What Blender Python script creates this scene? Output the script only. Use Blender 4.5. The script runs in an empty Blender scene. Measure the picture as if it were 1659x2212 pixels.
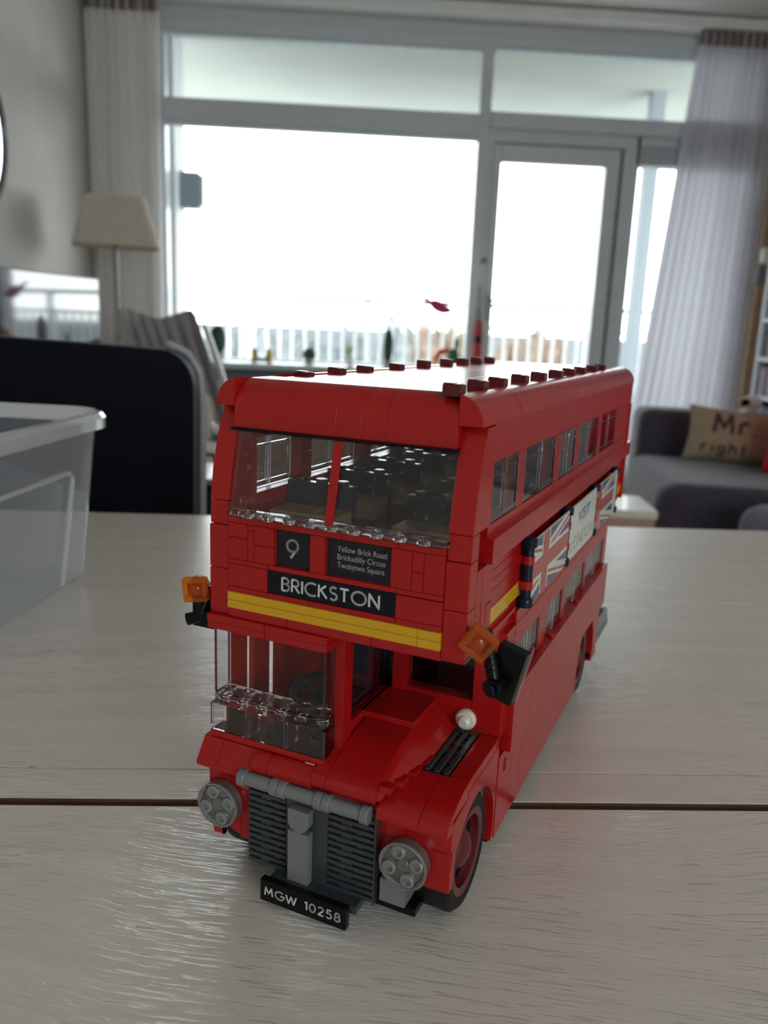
import bpy, bmesh, math, random
from mathutils import Vector, Matrix
random.seed(7)
PI = math.pi
SC = bpy.context.scene
COL = SC.collection
TZ = 0.75                                  # height of the table top above the floor

# ------------------------------------------------------------------ camera
def make_camera():
    yaw, pitch, roll = 0.05595, 0.2238, 0.0407
    f = Vector((math.sin(yaw)*math.cos(pitch), math.cos(yaw)*math.cos(pitch), -math.sin(pitch)))
    r = Vector((math.cos(yaw), -math.sin(yaw), 0)); u = r.cross(f)
    c, s = math.cos(roll), math.sin(roll)
    r2 = c*r + s*u; u2 = -s*r + c*u
    cam = bpy.data.cameras.new('camera'); o = bpy.data.objects.new('camera', cam); COL.objects.link(o)
    m = Matrix((r2, u2, -f)).transposed().to_4x4(); m.translation = Vector((0.0029, -0.2536, TZ+0.2031))
    o.matrix_world = m
    cam.sensor_fit = 'HORIZONTAL'; cam.sensor_width = 36.0; cam.lens = 1743.3*36/1659
    cam.clip_start = 0.01; cam.clip_end = 6000
    cam.dof.use_dof = True; cam.dof.focus_distance = 0.305; cam.dof.aperture_fstop = 17.0
    SC.camera = o
make_camera()

# ------------------------------------------------------------------ sky, exposure
W = bpy.data.worlds.new('overcast_sky'); SC.world = W; W.use_nodes = True
_n = W.node_tree.nodes; _n['Background'].inputs['Color'].default_value = (0.93, 0.975, 1.0, 1)
_n['Background'].inputs['Strength'].default_value = 7.0
SC.view_settings.view_transform = 'Standard'; SC.view_settings.look = 'None'
SC.view_settings.gamma = 1.0; SC.view_settings.use_curve_mapping = False
SC.view_settings.exposure = 0.12
cy = SC.cycles
cy.use_denoising = True; cy.max_bounces = 14; cy.diffuse_bounces = 6; cy.glossy_bounces = 5
cy.transmission_bounces = 10; cy.transparent_max_bounces = 28; cy.caustics_refractive = False; cy.caustics_reflective = False
cy.sample_clamp_indirect = 8.0

def portal(x, y, z, sx, sz, d):               # guides the sky's light through the glazing, gives off none itself
    l = bpy.data.lights.new('window_portal', 'AREA'); l.shape = 'RECTANGLE'; l.size = sx; l.size_y = sz
    l.cycles.is_portal = True
    o = bpy.data.objects.new('window_portal', l); COL.objects.link(o)
    o.location = (x, y, z); o.rotation_euler = (d*PI/2, 0, 0)
portal(0.45, 4.62, TZ+0.55, 3.0, 2.5, -1)
portal(1.35, -3.06, TZ+0.80, 1.7, 1.3, 1)  # over the added window behind the camera

# ------------------------------------------------------------------ materials
def _mat(name):
    m = bpy.data.materials.new(name); m.use_nodes = True
    nt = m.node_tree; b = nt.nodes['Principled BSDF']
    return m, nt, b
def plastic(name, col, rough=0.3, coat=0.0, spec=0.5, var=0.06, scale=40, bump=0.0, bscale=400, metal=0.0, sheen=0.0, stretch=None, trans=0.0):
    m, nt, b = _mat(name)
    tc = nt.nodes.new('ShaderNodeTexCoord'); mp = nt.nodes.new('ShaderNodeMapping')
    if stretch: mp.inputs['Scale'].default_value = stretch
    nt.links.new(tc.outputs['Object'], mp.inputs['Vector'])
    no = nt.nodes.new('ShaderNodeTexNoise'); no.inputs['Scale'].default_value = scale; no.inputs['Detail'].default_value = 3
    nt.links.new(mp.outputs['Vector'], no.inputs['Vector'])
    cr = nt.nodes.new('ShaderNodeValToRGB')
    cr.color_ramp.elements[0].position = 0.3; cr.color_ramp.elements[1].position = 0.7
    cr.color_ramp.elements[0].color = tuple(max(0, c*(1-var)) for c in col)+(1,)
    cr.color_ramp.elements[1].color = tuple(min(1, c*(1+var)) for c in col)+(1,)
    nt.links.new(no.outputs['Fac'], cr.inputs['Fac']); nt.links.new(cr.outputs['Color'], b.inputs['Base Color'])
    b.inputs['Roughness'].default_value = rough; b.inputs['Metallic'].default_value = metal
    b.inputs['Specular IOR Level'].default_value = spec
    b.inputs['Coat Weight'].default_value = coat; b.inputs['Coat Roughness'].default_value = 0.05
    if sheen: b.inputs['Sheen Weight'].default_value = sheen
    if trans: b.inputs['Transmission Weight'].default_value = trans
    if bump:
        n2 = nt.nodes.new('ShaderNodeTexNoise'); n2.inputs['Scale'].default_value = bscale; n2.inputs['Detail'].default_value = 4
        nt.links.new(mp.outputs['Vector'], n2.inputs['Vector'])
        bp = nt.nodes.new('ShaderNodeBump'); bp.inputs['Strength'].default_value = bump; bp.inputs['Distance'].default_value = 0.002
        nt.links.new(n2.outputs['Fac'], bp.inputs['Height']); nt.links.new(bp.outputs['Normal'], b.inputs['Normal'])
    return m
def thin_glass(name, tint=(1, 1, 1), gloss=1.0, rough=0.01, haze=0.0, hazecol=(0.8, 0.85, 0.9), scratch=False):
    m = bpy.data.materials.new(name); m.use_nodes = True; nt = m.node_tree; nt.nodes.clear()
    out = nt.nodes.new('ShaderNodeOutputMaterial'); tr = nt.nodes.new('ShaderNodeBsdfTransparent'); tr.inputs['Color'].default_value = (*tint, 1)
    gl = nt.nodes.new('ShaderNodeBsdfGlossy'); gl.inputs['Roughness'].default_value = rough
    fr = nt.nodes.new('ShaderNodeFresnel'); fr.inputs['IOR'].default_value = 1.48
    mu = nt.nodes.new('ShaderNodeMath'); mu.operation = 'MULTIPLY'; mu.inputs[1].default_value = gloss; mu.use_clamp = True
    mx = nt.nodes.new('ShaderNodeMixShader')
    ge = nt.nodes.new('ShaderNodeNewGeometry'); bf = nt.nodes.new('ShaderNodeMath'); bf.operation = 'SUBTRACT'; bf.inputs[0].default_value = 1.0
    m0 = nt.nodes.new('ShaderNodeMath'); m0.operation = 'MULTIPLY'
    nt.links.new(ge.outputs['Backfacing'], bf.inputs[1]); nt.links.new(fr.outputs['Fac'], m0.inputs[0]); nt.links.new(bf.outputs[0], m0.inputs[1])
    nt.links.new(m0.outputs[0], mu.inputs[0]); nt.links.new(mu.outputs[0], mx.inputs['Fac'])   # one reflection per pane, at its front face
    base = tr.outputs[0]
    if haze or scratch:
        di = nt.nodes.new('ShaderNodeBsdfDiffuse'); di.inputs['Color'].default_value = (*hazecol, 1)
        tl = nt.nodes.new('ShaderNodeBsdfTranslucent'); tl.inputs['Color'].default_value = (*hazecol, 1)
        ad = nt.nodes.new('ShaderNodeMixShader'); ad.inputs['Fac'].default_value = 0.62
        nt.links.new(di.outputs[0], ad.inputs[1]); nt.links.new(tl.outputs[0], ad.inputs[2])
        m2 = nt.nodes.new('ShaderNodeMixShader'); m2.inputs['Fac'].default_value = haze
        nt.links.new(base, m2.inputs[1]); nt.links.new(ad.outputs[0], m2.inputs[2])
        if scratch:                                   # fine handling scratches
            tc = nt.nodes.new('ShaderNodeTexCoord'); res = None
            for k, (rot, sc) in enumerate((((0.3, 0.9, 0.5), (900, 40, 300)), ((1.1, 0.2, 2.0), (1100, 60, 260)), ((0.7, 1.9, 1.1), (700, 45, 500)))):
                mp = nt.nodes.new('ShaderNodeMapping'); mp.inputs['Rotation'].default_value = rot; mp.inputs['Scale'].default_value = sc
                no = nt.nodes.new('ShaderNodeTexNoise'); no.inputs['Scale'].default_value = 1.0; no.inputs['Detail'].default_value = 2
                nt.links.new(tc.outputs['Object'], mp.inputs['Vector']); nt.links.new(mp.outputs['Vector'], no.inputs['Vector'])
                mr = nt.nodes.new('ShaderNodeMapRange'); mr.inputs['From Min'].default_value = 0.685; mr.inputs['From Max'].default_value = 0.75
                nt.links.new(no.outputs['Fac'], mr.inputs['Value'])
                if res is None: res = mr.outputs[0]
                else:
                    mm = nt.nodes.new('ShaderNodeMath'); mm.operation = 'MAXIMUM'
                    nt.links.new(res, mm.inputs[0]); nt.links.new(mr.outputs[0], mm.inputs[1]); res = mm.outputs[0]
            sm = nt.nodes.new('ShaderNodeMath'); sm.operation = 'MULTIPLY_ADD'; sm.inputs[1].default_value = 0.32; sm.inputs[2].default_value = haze
            nt.links.new(res, sm.inputs[0]); nt.links.new(sm.outputs[0], m2.inputs['Fac'])
        base = m2.outputs[0]
    nt.links.new(base, mx.inputs[1]); nt.links.new(gl.outputs[0], mx.inputs[2]); nt.links.new(mx.outputs[0], out.inputs['Surface'])
    return m
def sheer(name, col, through=0.25, glow=0.3):
    m = bpy.data.materials.new(name); m.use_nodes = True; nt = m.node_tree; nt.nodes.clear()
    out = nt.nodes.new('ShaderNodeOutputMaterial')
    tc = nt.nodes.new('ShaderNodeTexCoord'); mp = nt.nodes.new('ShaderNodeMapping'); mp.inputs['Scale'].default_value = (60, 1, 0.6)
    no = nt.nodes.new('ShaderNodeTexNoise'); no.inputs['Scale'].default_value = 2.0
    cr = nt.nodes.new('ShaderNodeValToRGB'); cr.color_ramp.elements[0].color = tuple(c*0.9 for c in col)+(1,); cr.color_ramp.elements[1].color = (*col, 1)
    nt.links.new(tc.outputs['Object'], mp.inputs['Vector']); nt.links.new(mp.outputs['Vector'], no.inputs['Vector']); nt.links.new(no.outputs['Fac'], cr.inputs['Fac'])
    di = nt.nodes.new('ShaderNodeBsdfDiffuse'); tl = nt.nodes.new('ShaderNodeBsdfTranslucent'); tr = nt.nodes.new('ShaderNodeBsdfTransparent')
    nt.links.new(cr.outputs['Color'], di.inputs['Color']); nt.links.new(cr.outputs['Color'], tl.inputs['Color'])
    a = nt.nodes.new('ShaderNodeMixShader'); a.inputs['Fac'].default_value = glow
    b = nt.nodes.new('ShaderNodeMixShader'); b.inputs['Fac'].default_value = through
    nt.links.new(di.outputs[0], a.inputs[1]); nt.links.new(tl.outputs[0], a.inputs[2])
    nt.links.new(a.outputs[0], b.inputs[1]); nt.links.new(tr.outputs[0], b.inputs[2]); nt.links.new(b.outputs[0], out.inputs['Surface'])
    return m
def table_wood(name, col, off, knot=False, amp=1.0):
    """white-washed brushed oak: open grain as fine relief, arched figure, a few pores"""
    m, nt, b = _mat(name); L = nt.links.new
    tc = nt.nodes.new('ShaderNodeTexCoord'); mp0 = nt.nodes.new('ShaderNodeMapping'); mp0.inputs['Location'].default_value = off
    L(tc.outputs['Object'], mp0.inputs['Vector'])
    # slow warp so that the grain arcs like a sawn board
    wn = nt.nodes.new('ShaderNodeTexNoise'); wn.inputs['Scale'].default_value = 2.6; wn.inputs['Detail'].default_value = 1.5
    L(mp0.outputs['Vector'], wn.inputs['Vector'])
    ws = nt.nodes.new('ShaderNodeVectorMath'); ws.operation = 'MULTIPLY_ADD'
    ws.inputs[1].default_value = (0.0, 0.34 if knot else 0.10, 0.0); L(wn.outputs['Color'], ws.inputs[0]); L(mp0.outputs['Vector'], ws.inputs[2])
    mp = nt.nodes.new('ShaderNodeMapping'); mp.inputs['Scale'].default_value = (64, 660, 1); L(ws.outputs[0], mp.inputs['Vector'])
    gr = nt.nodes.new('ShaderNodeTexNoise'); gr.inputs['Scale'].default_value = 1.0; gr.inputs['Detail'].default_value = 3; gr.inputs['Roughness'].default_value = 0.55
    L(mp.outputs['Vector'], gr.inputs['Vector'])
    pore = nt.nodes.new('ShaderNodeMapRange'); pore.inputs['From Min'].default_value = 0.36; pore.inputs['From Max'].default_value = 0.46
    L(gr.outputs['Fac'], pore.inputs['Value'])
    # the broad yearly bands
    mp2 = nt.nodes.new('ShaderNodeMapping'); mp2.inputs['Scale'].default_value = (3.0, 70, 1); L(ws.outputs[0], mp2.inputs['Vector'])
    bn = nt.nodes.new('ShaderNodeTexNoise'); bn.inputs['Scale'].default_value = 1.0; bn.inputs['Detail'].default_value = 4; L(mp2.outputs['Vector'], bn.inputs['Vector'])
    # where the brushing left the grain open, and where it is closed
    mk = nt.nodes.new('ShaderNodeTexNoise'); mk.inputs['Scale'].default_value = 7; L(mp0.outputs['Vector'], mk.inputs['Vector'])
    mkr = nt.nodes.new('ShaderNodeMapRange'); mkr.inputs['From Min'].default_value = 0.36; mkr.inputs['From Max'].default_value = 0.6; L(mk.outputs['Fac'], mkr.inputs['Value'])
    inv = nt.nodes.new('ShaderNodeMath'); inv.operation = 'SUBTRACT'; inv.inputs[0].default_value = 1.0; L(pore.outputs[0], inv.inputs[1])
    dep = nt.nodes.new('ShaderNodeMath'); dep.operation = 'MULTIPLY'; L(inv.outputs[0], dep.inputs[0]); L(mkr.outputs[0], dep.inputs[1])
    h1 = nt.nodes.new('ShaderNodeMath'); h1.operation = 'MULTIPLY'; h1.inputs[1].default_value = -0.85; L(dep.outputs[0], h1.inputs[0])
    h2 = nt.nodes.new('ShaderNodeMath'); h2.operation = 'MULTIPLY_ADD'; h2.inputs[1].default_value = 0.9; L(bn.outputs['Fac'], h2.inputs[0]); L(h1.outputs[0], h2.inputs[2])
    bp = nt.nodes.new('ShaderNodeBump'); bp.inputs['Strength'].default_value = 0.55*amp; bp.inputs['Distance'].default_value = 0.0009
    L(h2.outputs[0], bp.inputs['Height']); L(bp.outputs['Normal'], b.inputs['Normal'])
    c1 = nt.nodes.new('ShaderNodeValToRGB'); c1.color_ramp.elements[0].position = 0.3; c1.color_ramp.elements[1].position = 0.72
    c1.color_ramp.elements[0].color = tuple(c*0.9 for c in col)+(1,); c1.color_ramp.elements[1].color = (*col, 1); L(bn.outputs['Fac'], c1.inputs['Fac'])
    # rare dark flecks
    fl = nt.nodes.new('ShaderNodeMapping'); fl.inputs['Scale'].default_value = (90, 330, 1); L(ws.outputs[0], fl.inputs['Vector'])
    fn = nt.nodes.new('ShaderNodeTexNoise'); fn.inputs['Scale'].default_value = 1.0; fn.inputs['Detail'].default_value = 2; L(fl.outputs['Vector'], fn.inputs['Vector'])
    fm = nt.nodes.new('ShaderNodeMapRange'); fm.inputs['From Min'].default_value = 0.74; fm.inputs['From Max'].default_value = 0.80; fm.inputs['To Max'].default_value = 0.5; L(fn.outputs['Fac'], fm.inputs['Value'])
    pm = nt.nodes.new('ShaderNodeMath'); pm.operation = 'MULTIPLY_ADD'; pm.inputs[1].default_value = 0.28; L(dep.outputs[0], pm.inputs[0]); L(fm.outputs[0], pm.inputs[2])
    mx = nt.nodes.new('ShaderNodeMixRGB'); mx.inputs['Color2'].default_value = (0.14, 0.10, 0.075, 1); L(pm.outputs[0], mx.inputs['Fac']); L(c1.outputs['Color'], mx.inputs['Color1'])
    L(mx.outputs['Color'], b.inputs['Base Color'])
    b.inputs['Roughness'].default_value = 0.29; b.inputs['Specular IOR Level'].default_value = 0.95
    return m

RED = plastic('red_plastic', (0.42, 0.0085, 0.0085), 0.2, 0.0, 0.42, 0.03, 60)
REDB = plastic('red_plastic_worn', (0.40, 0.010, 0.010), 0.2, 0.25, 0.5, 0.05, 90)
DRED = plastic('dark_red_plastic', (0.115, 0.012, 0.014), 0.25, 0.0, 0.4)
YEL = plastic('yellow_plastic', (0.72, 0.385, 0.012), 0.22, 0.0, 0.5, 0.03)
BLK = plastic('black_plastic', (0.004, 0.004, 0.005), 0.25, 0.0, 0.22)
NAVY = plastic('dark_blue_plastic', (0.005, 0.013, 0.032), 0.25, 0.0, 0.3)
SIGN = plastic('black_sticker', (0.004, 0.005, 0.010), 0.3, 0.0, 0.3)
LGREY = plastic('light_grey_plastic', (0.20, 0.205, 0.21), 0.3, 0.2)
DGREY = plastic('dark_grey_plastic', (0.036, 0.043, 0.050), 0.28, 0.3)
RUBBER = plastic('tyre_rubber', (0.010, 0.010, 0.011), 0.6, 0.0, 0.3, 0.1, 200, 0.1, 900)
WHITEP = plastic('white_plastic', (0.80, 0.78, 0.70), 0.3, 0.2)
LETTER = plastic('white_print', (0.72, 0.72, 0.70), 0.4)
TAN = plastic('tan_plastic', (0.50, 0.33, 0.16), 0.3, 0.2)
FRED = plastic('print_red', (0.50, 0.06, 0.05), 0.25, 0.3)
FBLUE = plastic('print_blue', (0.04, 0.07, 0.16), 0.25, 0.3)
FWHT = plastic('print_white', (0.72, 0.74, 0.70), 0.25, 0.3)
CLEAR = thin_glass('clear_plastic', (0.95, 0.95, 0.97), 1.3, 0.03)
CLEARS = thin_glass('clear_plastic_scratched', (0.92, 0.92, 0.94), 1.3, 0.03, 0.03, (0.6, 0.6, 0.62), True)
def solid_clear(name, col, rough=0.03):
    m, nt, b = _mat(name); b.inputs['Base Color'].default_value = (*col, 1); b.inputs['Transmission Weight'].default_value = 1.0
    b.inputs['Roughness'].default_value = rough; b.inputs['IOR'].default_value = 1.5; return m
CLEARR = solid_clear('clear_plastic_solid', (0.97, 0.96, 0.98))
SMOKE = thin_glass('smoked_cover', (0.93, 0.90, 0.93), 1.0, 0.05)
LENSM = thin_glass('headlight_lens', (0.93, 0.94, 0.95), 2.0, 0.04)
HLB = plastic('headlight_silver', (0.17, 0.175, 0.17), 0.22, 0.3, metal=0.35); HLS = plastic('headlight_relief', (0.27, 0.28, 0.27), 0.12, 0.6, metal=0.2)
def amber():
    m = bpy.data.materials.new('amber_lens'); m.use_nodes = True; nt = m.node_tree; nt.nodes.clear(); L = nt.links.new
    out = nt.nodes.new('ShaderNodeOutputMaterial'); tr = nt.nodes.new('ShaderNodeBsdfTransparent'); tr.inputs['Color'].default_value = (1.0, 0.68, 0.16, 1)
    tl = nt.nodes.new('ShaderNodeBsdfTranslucent'); tl.inputs['Color'].default_value = (1.0, 0.42, 0.03, 1)
    df = nt.nodes.new('ShaderNodeBsdfDiffuse'); df.inputs['Color'].default_value = (0.95, 0.26, 0.015, 1)
    a = nt.nodes.new('ShaderNodeMixShader'); a.inputs['Fac'].default_value = 0.3; L(tl.outputs[0], a.inputs[1]); L(df.outputs[0], a.inputs[2])
    c = nt.nodes.new('ShaderNodeMixShader'); c.inputs['Fac'].default_value = 0.62; L(a.outputs[0], c.inputs[1]); L(tr.outputs[0], c.inputs[2])
    gl = nt.nodes.new('ShaderNodeBsdfGlossy'); gl.inputs['Roughness'].default_value = 0.06
    d = nt.nodes.new('ShaderNodeMixShader'); d.inputs['Fac'].default_value = 0.06; L(c.outputs[0], d.inputs[1]); L(gl.outputs[0], d.inputs[2]); L(d.outputs[0], out.inputs['Surface'])
    return m
AMBER = amber()
WPAINT = plastic('white_frame_paint', (0.62, 0.66, 0.69), 0.35, 0.1, var=0.03, scale=6)
WALLM = plastic('wall_plaster', (0.68, 0.65, 0.61), 0.9, 0, 0.2, 0.05, 5, 0.25, 60)
WALLB = plastic('brown_and_wall_shade', (0.36, 0.25, 0.16), 0.9, 0, 0.2, 0.06, 5, 0.2, 60)  # brown under the sill; painted shade on the far right wall and pier
WALLW = plastic('pale_wall', (0.80, 0.78, 0.75), 0.9, 0, 0.2, 0.04, 5, 0.2, 60)
CEILM = plastic('ceiling_paint', (0.82, 0.82, 0.81), 0.9, 0, 0.2, 0.03, 4)
FLOORM = plastic('floor_boards', (0.50, 0.42, 0.33), 0.4, 0, 0.4, 0.15, 3, stretch=(2, 14, 1))
PANE = thin_glass('window_glass', (0.96, 0.98, 0.97), 1.0, 0.0)
SHEER = sheer('sheer_voile', (0.95, 0.93, 0.92), 0.0, 0.12)
TAPE = plastic('curtain_heading_tape', (0.30, 0.24, 0.22), 0.9)
CONC = plastic('balcony_soffit', (0.31, 0.33, 0.30), 0.9, var=0.05, scale=2)
OUTW = plastic('balcony_white', (0.78, 0.80, 0.82), 0.7)
OUTG = plastic('balcony_grey', (0.25, 0.28, 0.31), 0.6)

# ------------------------------------------------------------------ mesh helpers
class MB:
    def __init__(s, k=1.0): s.v = []; s.f = []; s.k = k
    def add(s, vs, fs):
        o = len(s.v); s.v += [tuple(v) for v in vs]; s.f += [tuple(i+o for i in f) for f in fs]; return s
    def box(s, x0, x1, y0, y1, z0, z1):
        v = [(x, y, z) for x in (x0, x1) for y in (y0, y1) for z in (z0, z1)]
        return s.add(v, [(0, 1, 3, 2), (4, 6, 7, 5), (0, 4, 5, 1), (2, 3, 7, 6), (0, 2, 6, 4), (1, 5, 7, 3)])
    def prism(s, poly, ax, a, b):
        """poly in the plane of the two other axes (in x,y,z order), swept along ax from a to b"""
        n = len(poly)
        def P(p, t): return {'x': (t, p[0], p[1]), 'y': (p[0], t, p[1]), 'z': (p[0], p[1], t)}[ax]
        v = [P(p, a) for p in poly] + [P(p, b) for p in poly]
        return s.add(v, [tuple(range(n))[::-1], tuple(range(n, 2*n))] + [(i, (i+1) % n, n+(i+1) % n, n+i) for i in range(n)])
    def lathe(s, prof, c, axis, n=32, up=None, caps=True):
        """prof: (radius, along) pairs about axis through c"""
        d = Vector(axis).normalized(); u = d.orthogonal().normalized() if up is None else Vector(up).normalized(); w = d.cross(u); c = Vector(c)
        vs = []
        for r, t in prof:
            for i in range(n):
                a = 2*PI*i/n; vs.append(c + d*t + (u*math.cos(a) + w*math.sin(a))*r)
        fs = []
        for j in range(len(prof)-1):
            for i in range(n):
                k = (i+1) % n; fs.append((j*n+i, j*n+k, (j+1)*n+k, (j+1)*n+i))
        if caps: fs.append(tuple(range(n))[::-1]); m = (len(prof)-1)*n; fs.append(tuple(range(m, m+n)))
        return s.add(vs, fs)
    def cyl(s, a, b, r, n=20, r2=None):
        a = Vector(a); b = Vector(b); L = (b-a).length
        return s.lathe([(r, 0), (r if r2 is None else r2, L)], a, b-a, n)
    def tube(s, pts, r, n=10):
        pts = [Vector(p) for p in pts]; vs = []; prev = None
        for i, p in enumerate(pts):
            t = (pts[min(i+1, len(pts)-1)] - pts[max(i-1, 0)]).normalized()
            u = t.orthogonal().normalized() if prev is None else (prev - t*prev.dot(t)).normalized(); prev = u; w = t.cross(u)
            rr = r[i] if isinstance(r, (list, tuple)) else r
            vs += [p + (u*math.cos(2*PI*k/n) + w*math.sin(2*PI*k/n))*rr for k in range(n)]
        fs = [(i*n+k, i*n+(k+1) % n, (i+1)*n+(k+1) % n, (i+1)*n+k) for i in range(len(pts)-1) for k in range(n)]
        fs += [tuple(range(n))[::-1], tuple(range((len(pts)-1)*n, len(pts)*n))]
        return s.add(vs, fs)
    def ball(s, c, rx, ry=None, rz=None, n=16, m=10, fn=None):
        ry = ry or rx; rz = rz or rx; vs = [(c[0], c[1], c[2]-rz)]
        for j in range(1, m):
            a = -PI/2 + PI*j/m
            for i in range(n):
                t = 2*PI*i/n; k = fn(a, t) if fn else 1
                vs.append((c[0]+rx*k*math.cos(a)*math.cos(t), c[1]+ry*k*math.cos(a)*math.sin(t), c[2]+rz*k*math.sin(a)))
        vs.append((c[0], c[1], c[2]+rz)); e = len(vs)-1
        fs = [(0, 1+(i+1) % n, 1+i) for i in range(n)] + [(e, e-n+i, e-n+(i+1) % n) for i in range(n)]
        for j in range(m-2):
            for i in range(n):
                a = 1+j*n+i; b = 1+j*n+(i+1) % n; fs.append((a, b, b+n, a+n))
        return s.add(vs, fs)
    def rot(s, ang, ax, c, start=0):
        M = Matrix.Translation(c) @ Matrix.Rotation(ang, 4, ax) @ Matrix.Translation(-Vector(c))
        for i in range(start, len(s.v)): s.v[i] = tuple(M @ Vector(s.v[i]))
        return s
    def build(s, name, mat, parent=None, bev=0.0, seg=2, smooth=True, loc=None, subsurf=0):
        me = bpy.data.meshes.new(name); k = s.k
        bm = bmesh.new(); vs = [bm.verts.new((v[0]*k, v[1]*k, v[2]*k)) for v in s.v]
        for f in s.f:
            try: bm.faces.new([vs[i] for i in f])
            except ValueError: pass
        bmesh.ops.recalc_face_normals(bm, faces=bm.faces)
        if bev:
            ed = [e for e in bm.edges if len(e.link_faces) == 2 and e.calc_face_angle(0) > 0.5]
            bmesh.ops.bevel(bm, geom=ed, offset=bev*k, segments=seg, profile=0.6, affect='EDGES', clamp_overlap=True)
        bm.to_mesh(me); bm.free()
        if smooth:
            for p in me.polygons: p.use_smooth = True
            me.set_sharp_from_angle(angle=0.6)
        me.materials.append(mat)
        o = bpy.data.objects.new(name, me); COL.objects.link(o)
        if bev and smooth:
            md = o.modifiers.new('flat_faces', 'WEIGHTED_NORMAL'); md.keep_sharp = True; md.weight = 80
        if parent: o.parent = parent
        if loc: o.location = loc
        if subsurf:
            md = o.modifiers.new('smooth', 'SUBSURF'); md.levels = md.render_levels = subsurf
        return o
def tag(o, label, cat, group=None, kind=None):
    o['label'] = label; o['category'] = cat
    if group: o['group'] = group
    if kind: o['kind'] = kind
    return o
def thing(name, label, cat, loc=(0, 0, 0), rz=0.0, group=None):
    o = bpy.data.objects.new(name, None); o.empty_display_size = 0.05; COL.objects.link(o)
    o.location = loc; o.rotation_euler = (0, 0, rz); return tag(o, label, cat, group)
def struct(o): o['kind'] = 'structure'; return o
def copy_tree(o, parent=None):
    c = o.copy(); COL.objects.link(c)
    if parent: c.parent = parent
    for ch in list(o.children): copy_tree(ch, c)
    return c
def clampr(mb_pts, n): return mb_pts
def arc(cx, cy, r, a0, a1, n, ry=None):
    return [(cx + r*math.cos(a0+(a1-a0)*i/n), cy + (ry or r)*math.sin(a0+(a1-a0)*i/n)) for i in range(n+1)]
def rrect(x0, x1, y0, y1, r, n=5):
    return arc(x1-r, y1-r, r, 0, PI/2, n) + arc(x0+r, y1-r, r, PI/2, PI, n) + arc(x0+r, y0+r, r, PI, 1.5*PI, n) + arc(x1-r, y0+r, r, 1.5*PI, 2*PI, n)
# monoline lettering: strokes on a unit-high grid
def A(cx, cy, r, a, b, ry=None, n=14): return arc(cx, cy, r, math.radians(a), math.radians(b), n, ry)
GLYPH = {
 'B': (0.52, [[(0, 0), (0, 1)], [(0, 1), (0.25, 1)] + A(0.25, 0.77, 0.23, 90, -90) + [(0, 0.54)], [(0, 0.54), (0.26, 0.54)] + A(0.26, 0.27, 0.27, 90, -90) + [(0, 0)]]),
 'R': (0.54, [[(0, 0), (0, 1)], [(0, 1), (0.24, 1)] + A(0.24, 0.74, 0.26, 90, -90) + [(0, 0.48)], [(0.22, 0.48), (0.56, 0)]]),
 'I': (0.0, [[(0, 0), (0, 1)]]),
 'C': (0.78, [A(0.5, 0.5, 0.5, 55, 305, n=24)]),
 'K': (0.58, [[(0, 0), (0, 1)], [(0.52, 1), (0.02, 0.52)], [(0.14, 0.62), (0.6, 0)]]),
 'S': (0.5, [A(0.26, 0.76, 0.235, 35, 270, 0.24) + A(0.26, 0.265, 0.25, 90, -145, 0.265)]),
 'T': (0.62, [[(0, 1), (0.62, 1)], [(0.31, 1), (0.31, 0)]]),
 'O': (1.0, [A(0.5, 0.5, 0.5, 0, 360, n=32)]),
 'N': (0.68, [[(0, 0), (0, 1), (0.68, 0), (0.68, 1)]]),
 'M': (0.84, [[(0, 0), (0.1, 1), (0.42, 0.3), (0.74, 1), (0.84, 0)]]),
 'G': (0.86, [A(0.5, 0.5, 0.5, 50, 360, n=24) + [(0.55, 0.5)]]),
 'W': (1.1, [[(0, 1), (0.27, 0), (0.55, 0.9), (0.83, 0), (1.1, 1)]]),
 '1': (0.22, [[(0, 0.84), (0.22, 1), (0.22, 0)]]),
 '0': (0.58, [A(0.29, 0.5, 0.29, 0, 360, 0.5, 26)]),
 '2': (0.54, [A(0.26, 0.73, 0.26, 160, -35, 0.27) + [(0.0, 0), (0.56, 0)]]),
 '5': (0.52, [[(0.48, 1), (0.1, 1), (0.05, 0.56)] + A(0.22, 0.31, 0.29, 115, -140, 0.31)]),
 '8': (0.54, [A(0.27, 0.76, 0.22, 0, 360, 0.24, 20), A(0.27, 0.27, 0.27, 0, 360, 0.27, 20)]),
 '9': (0.6, [A(0.3, 0.68, 0.3, 0, 360, 0.32, 26), [(0.585, 0.58), (0.2, 0)]]),
 'V': (0.62, [[(0, 1), (0.31, 0), (0.62, 1)]]), 'L': (0.42, [[(0, 1), (0, 0), (0.42, 0)]]), 'D': (0.62, [[(0, 0), (0, 1), (0.2, 1)] + A(0.2, 0.5, 0.42, 90, -90, 0.5) + [(0, 0)]]),
 ' ': (0.25, []),
 'r': (0.36, [[(0, 0), (0, 0.66)], [(0, 0.40)] + A(0.24, 0.40, 0.24, 180, 60, 0.26)]), '.': (0.1, [[(0, 0), (0.0, 0.08)]]), 'i': (0.0, [[(0, 0), (0, 0.66)], [(0, 0.86), (0, 0.94)]]),
 'g': (0.50, [A(0.25, 0.38, 0.25, 0, 360, 0.27, 20), [(0.5, 0.66), (0.5, 0.0)] + A(0.25, 0.0, 0.25, 0, -150, 0.27)]), 'h': (0.46, [[(0, 0), (0, 1)], [(0, 0.42)] + A(0.23, 0.42, 0.23, 180, 0, 0.24) + [(0.46, 0)]]), 't': (0.34, [[(0.14, 0.95), (0.14, 0.12), (0.2, 0.0), (0.34, 0.02)], [(0, 0.66), (0.34, 0.66)]]),
}
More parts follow.
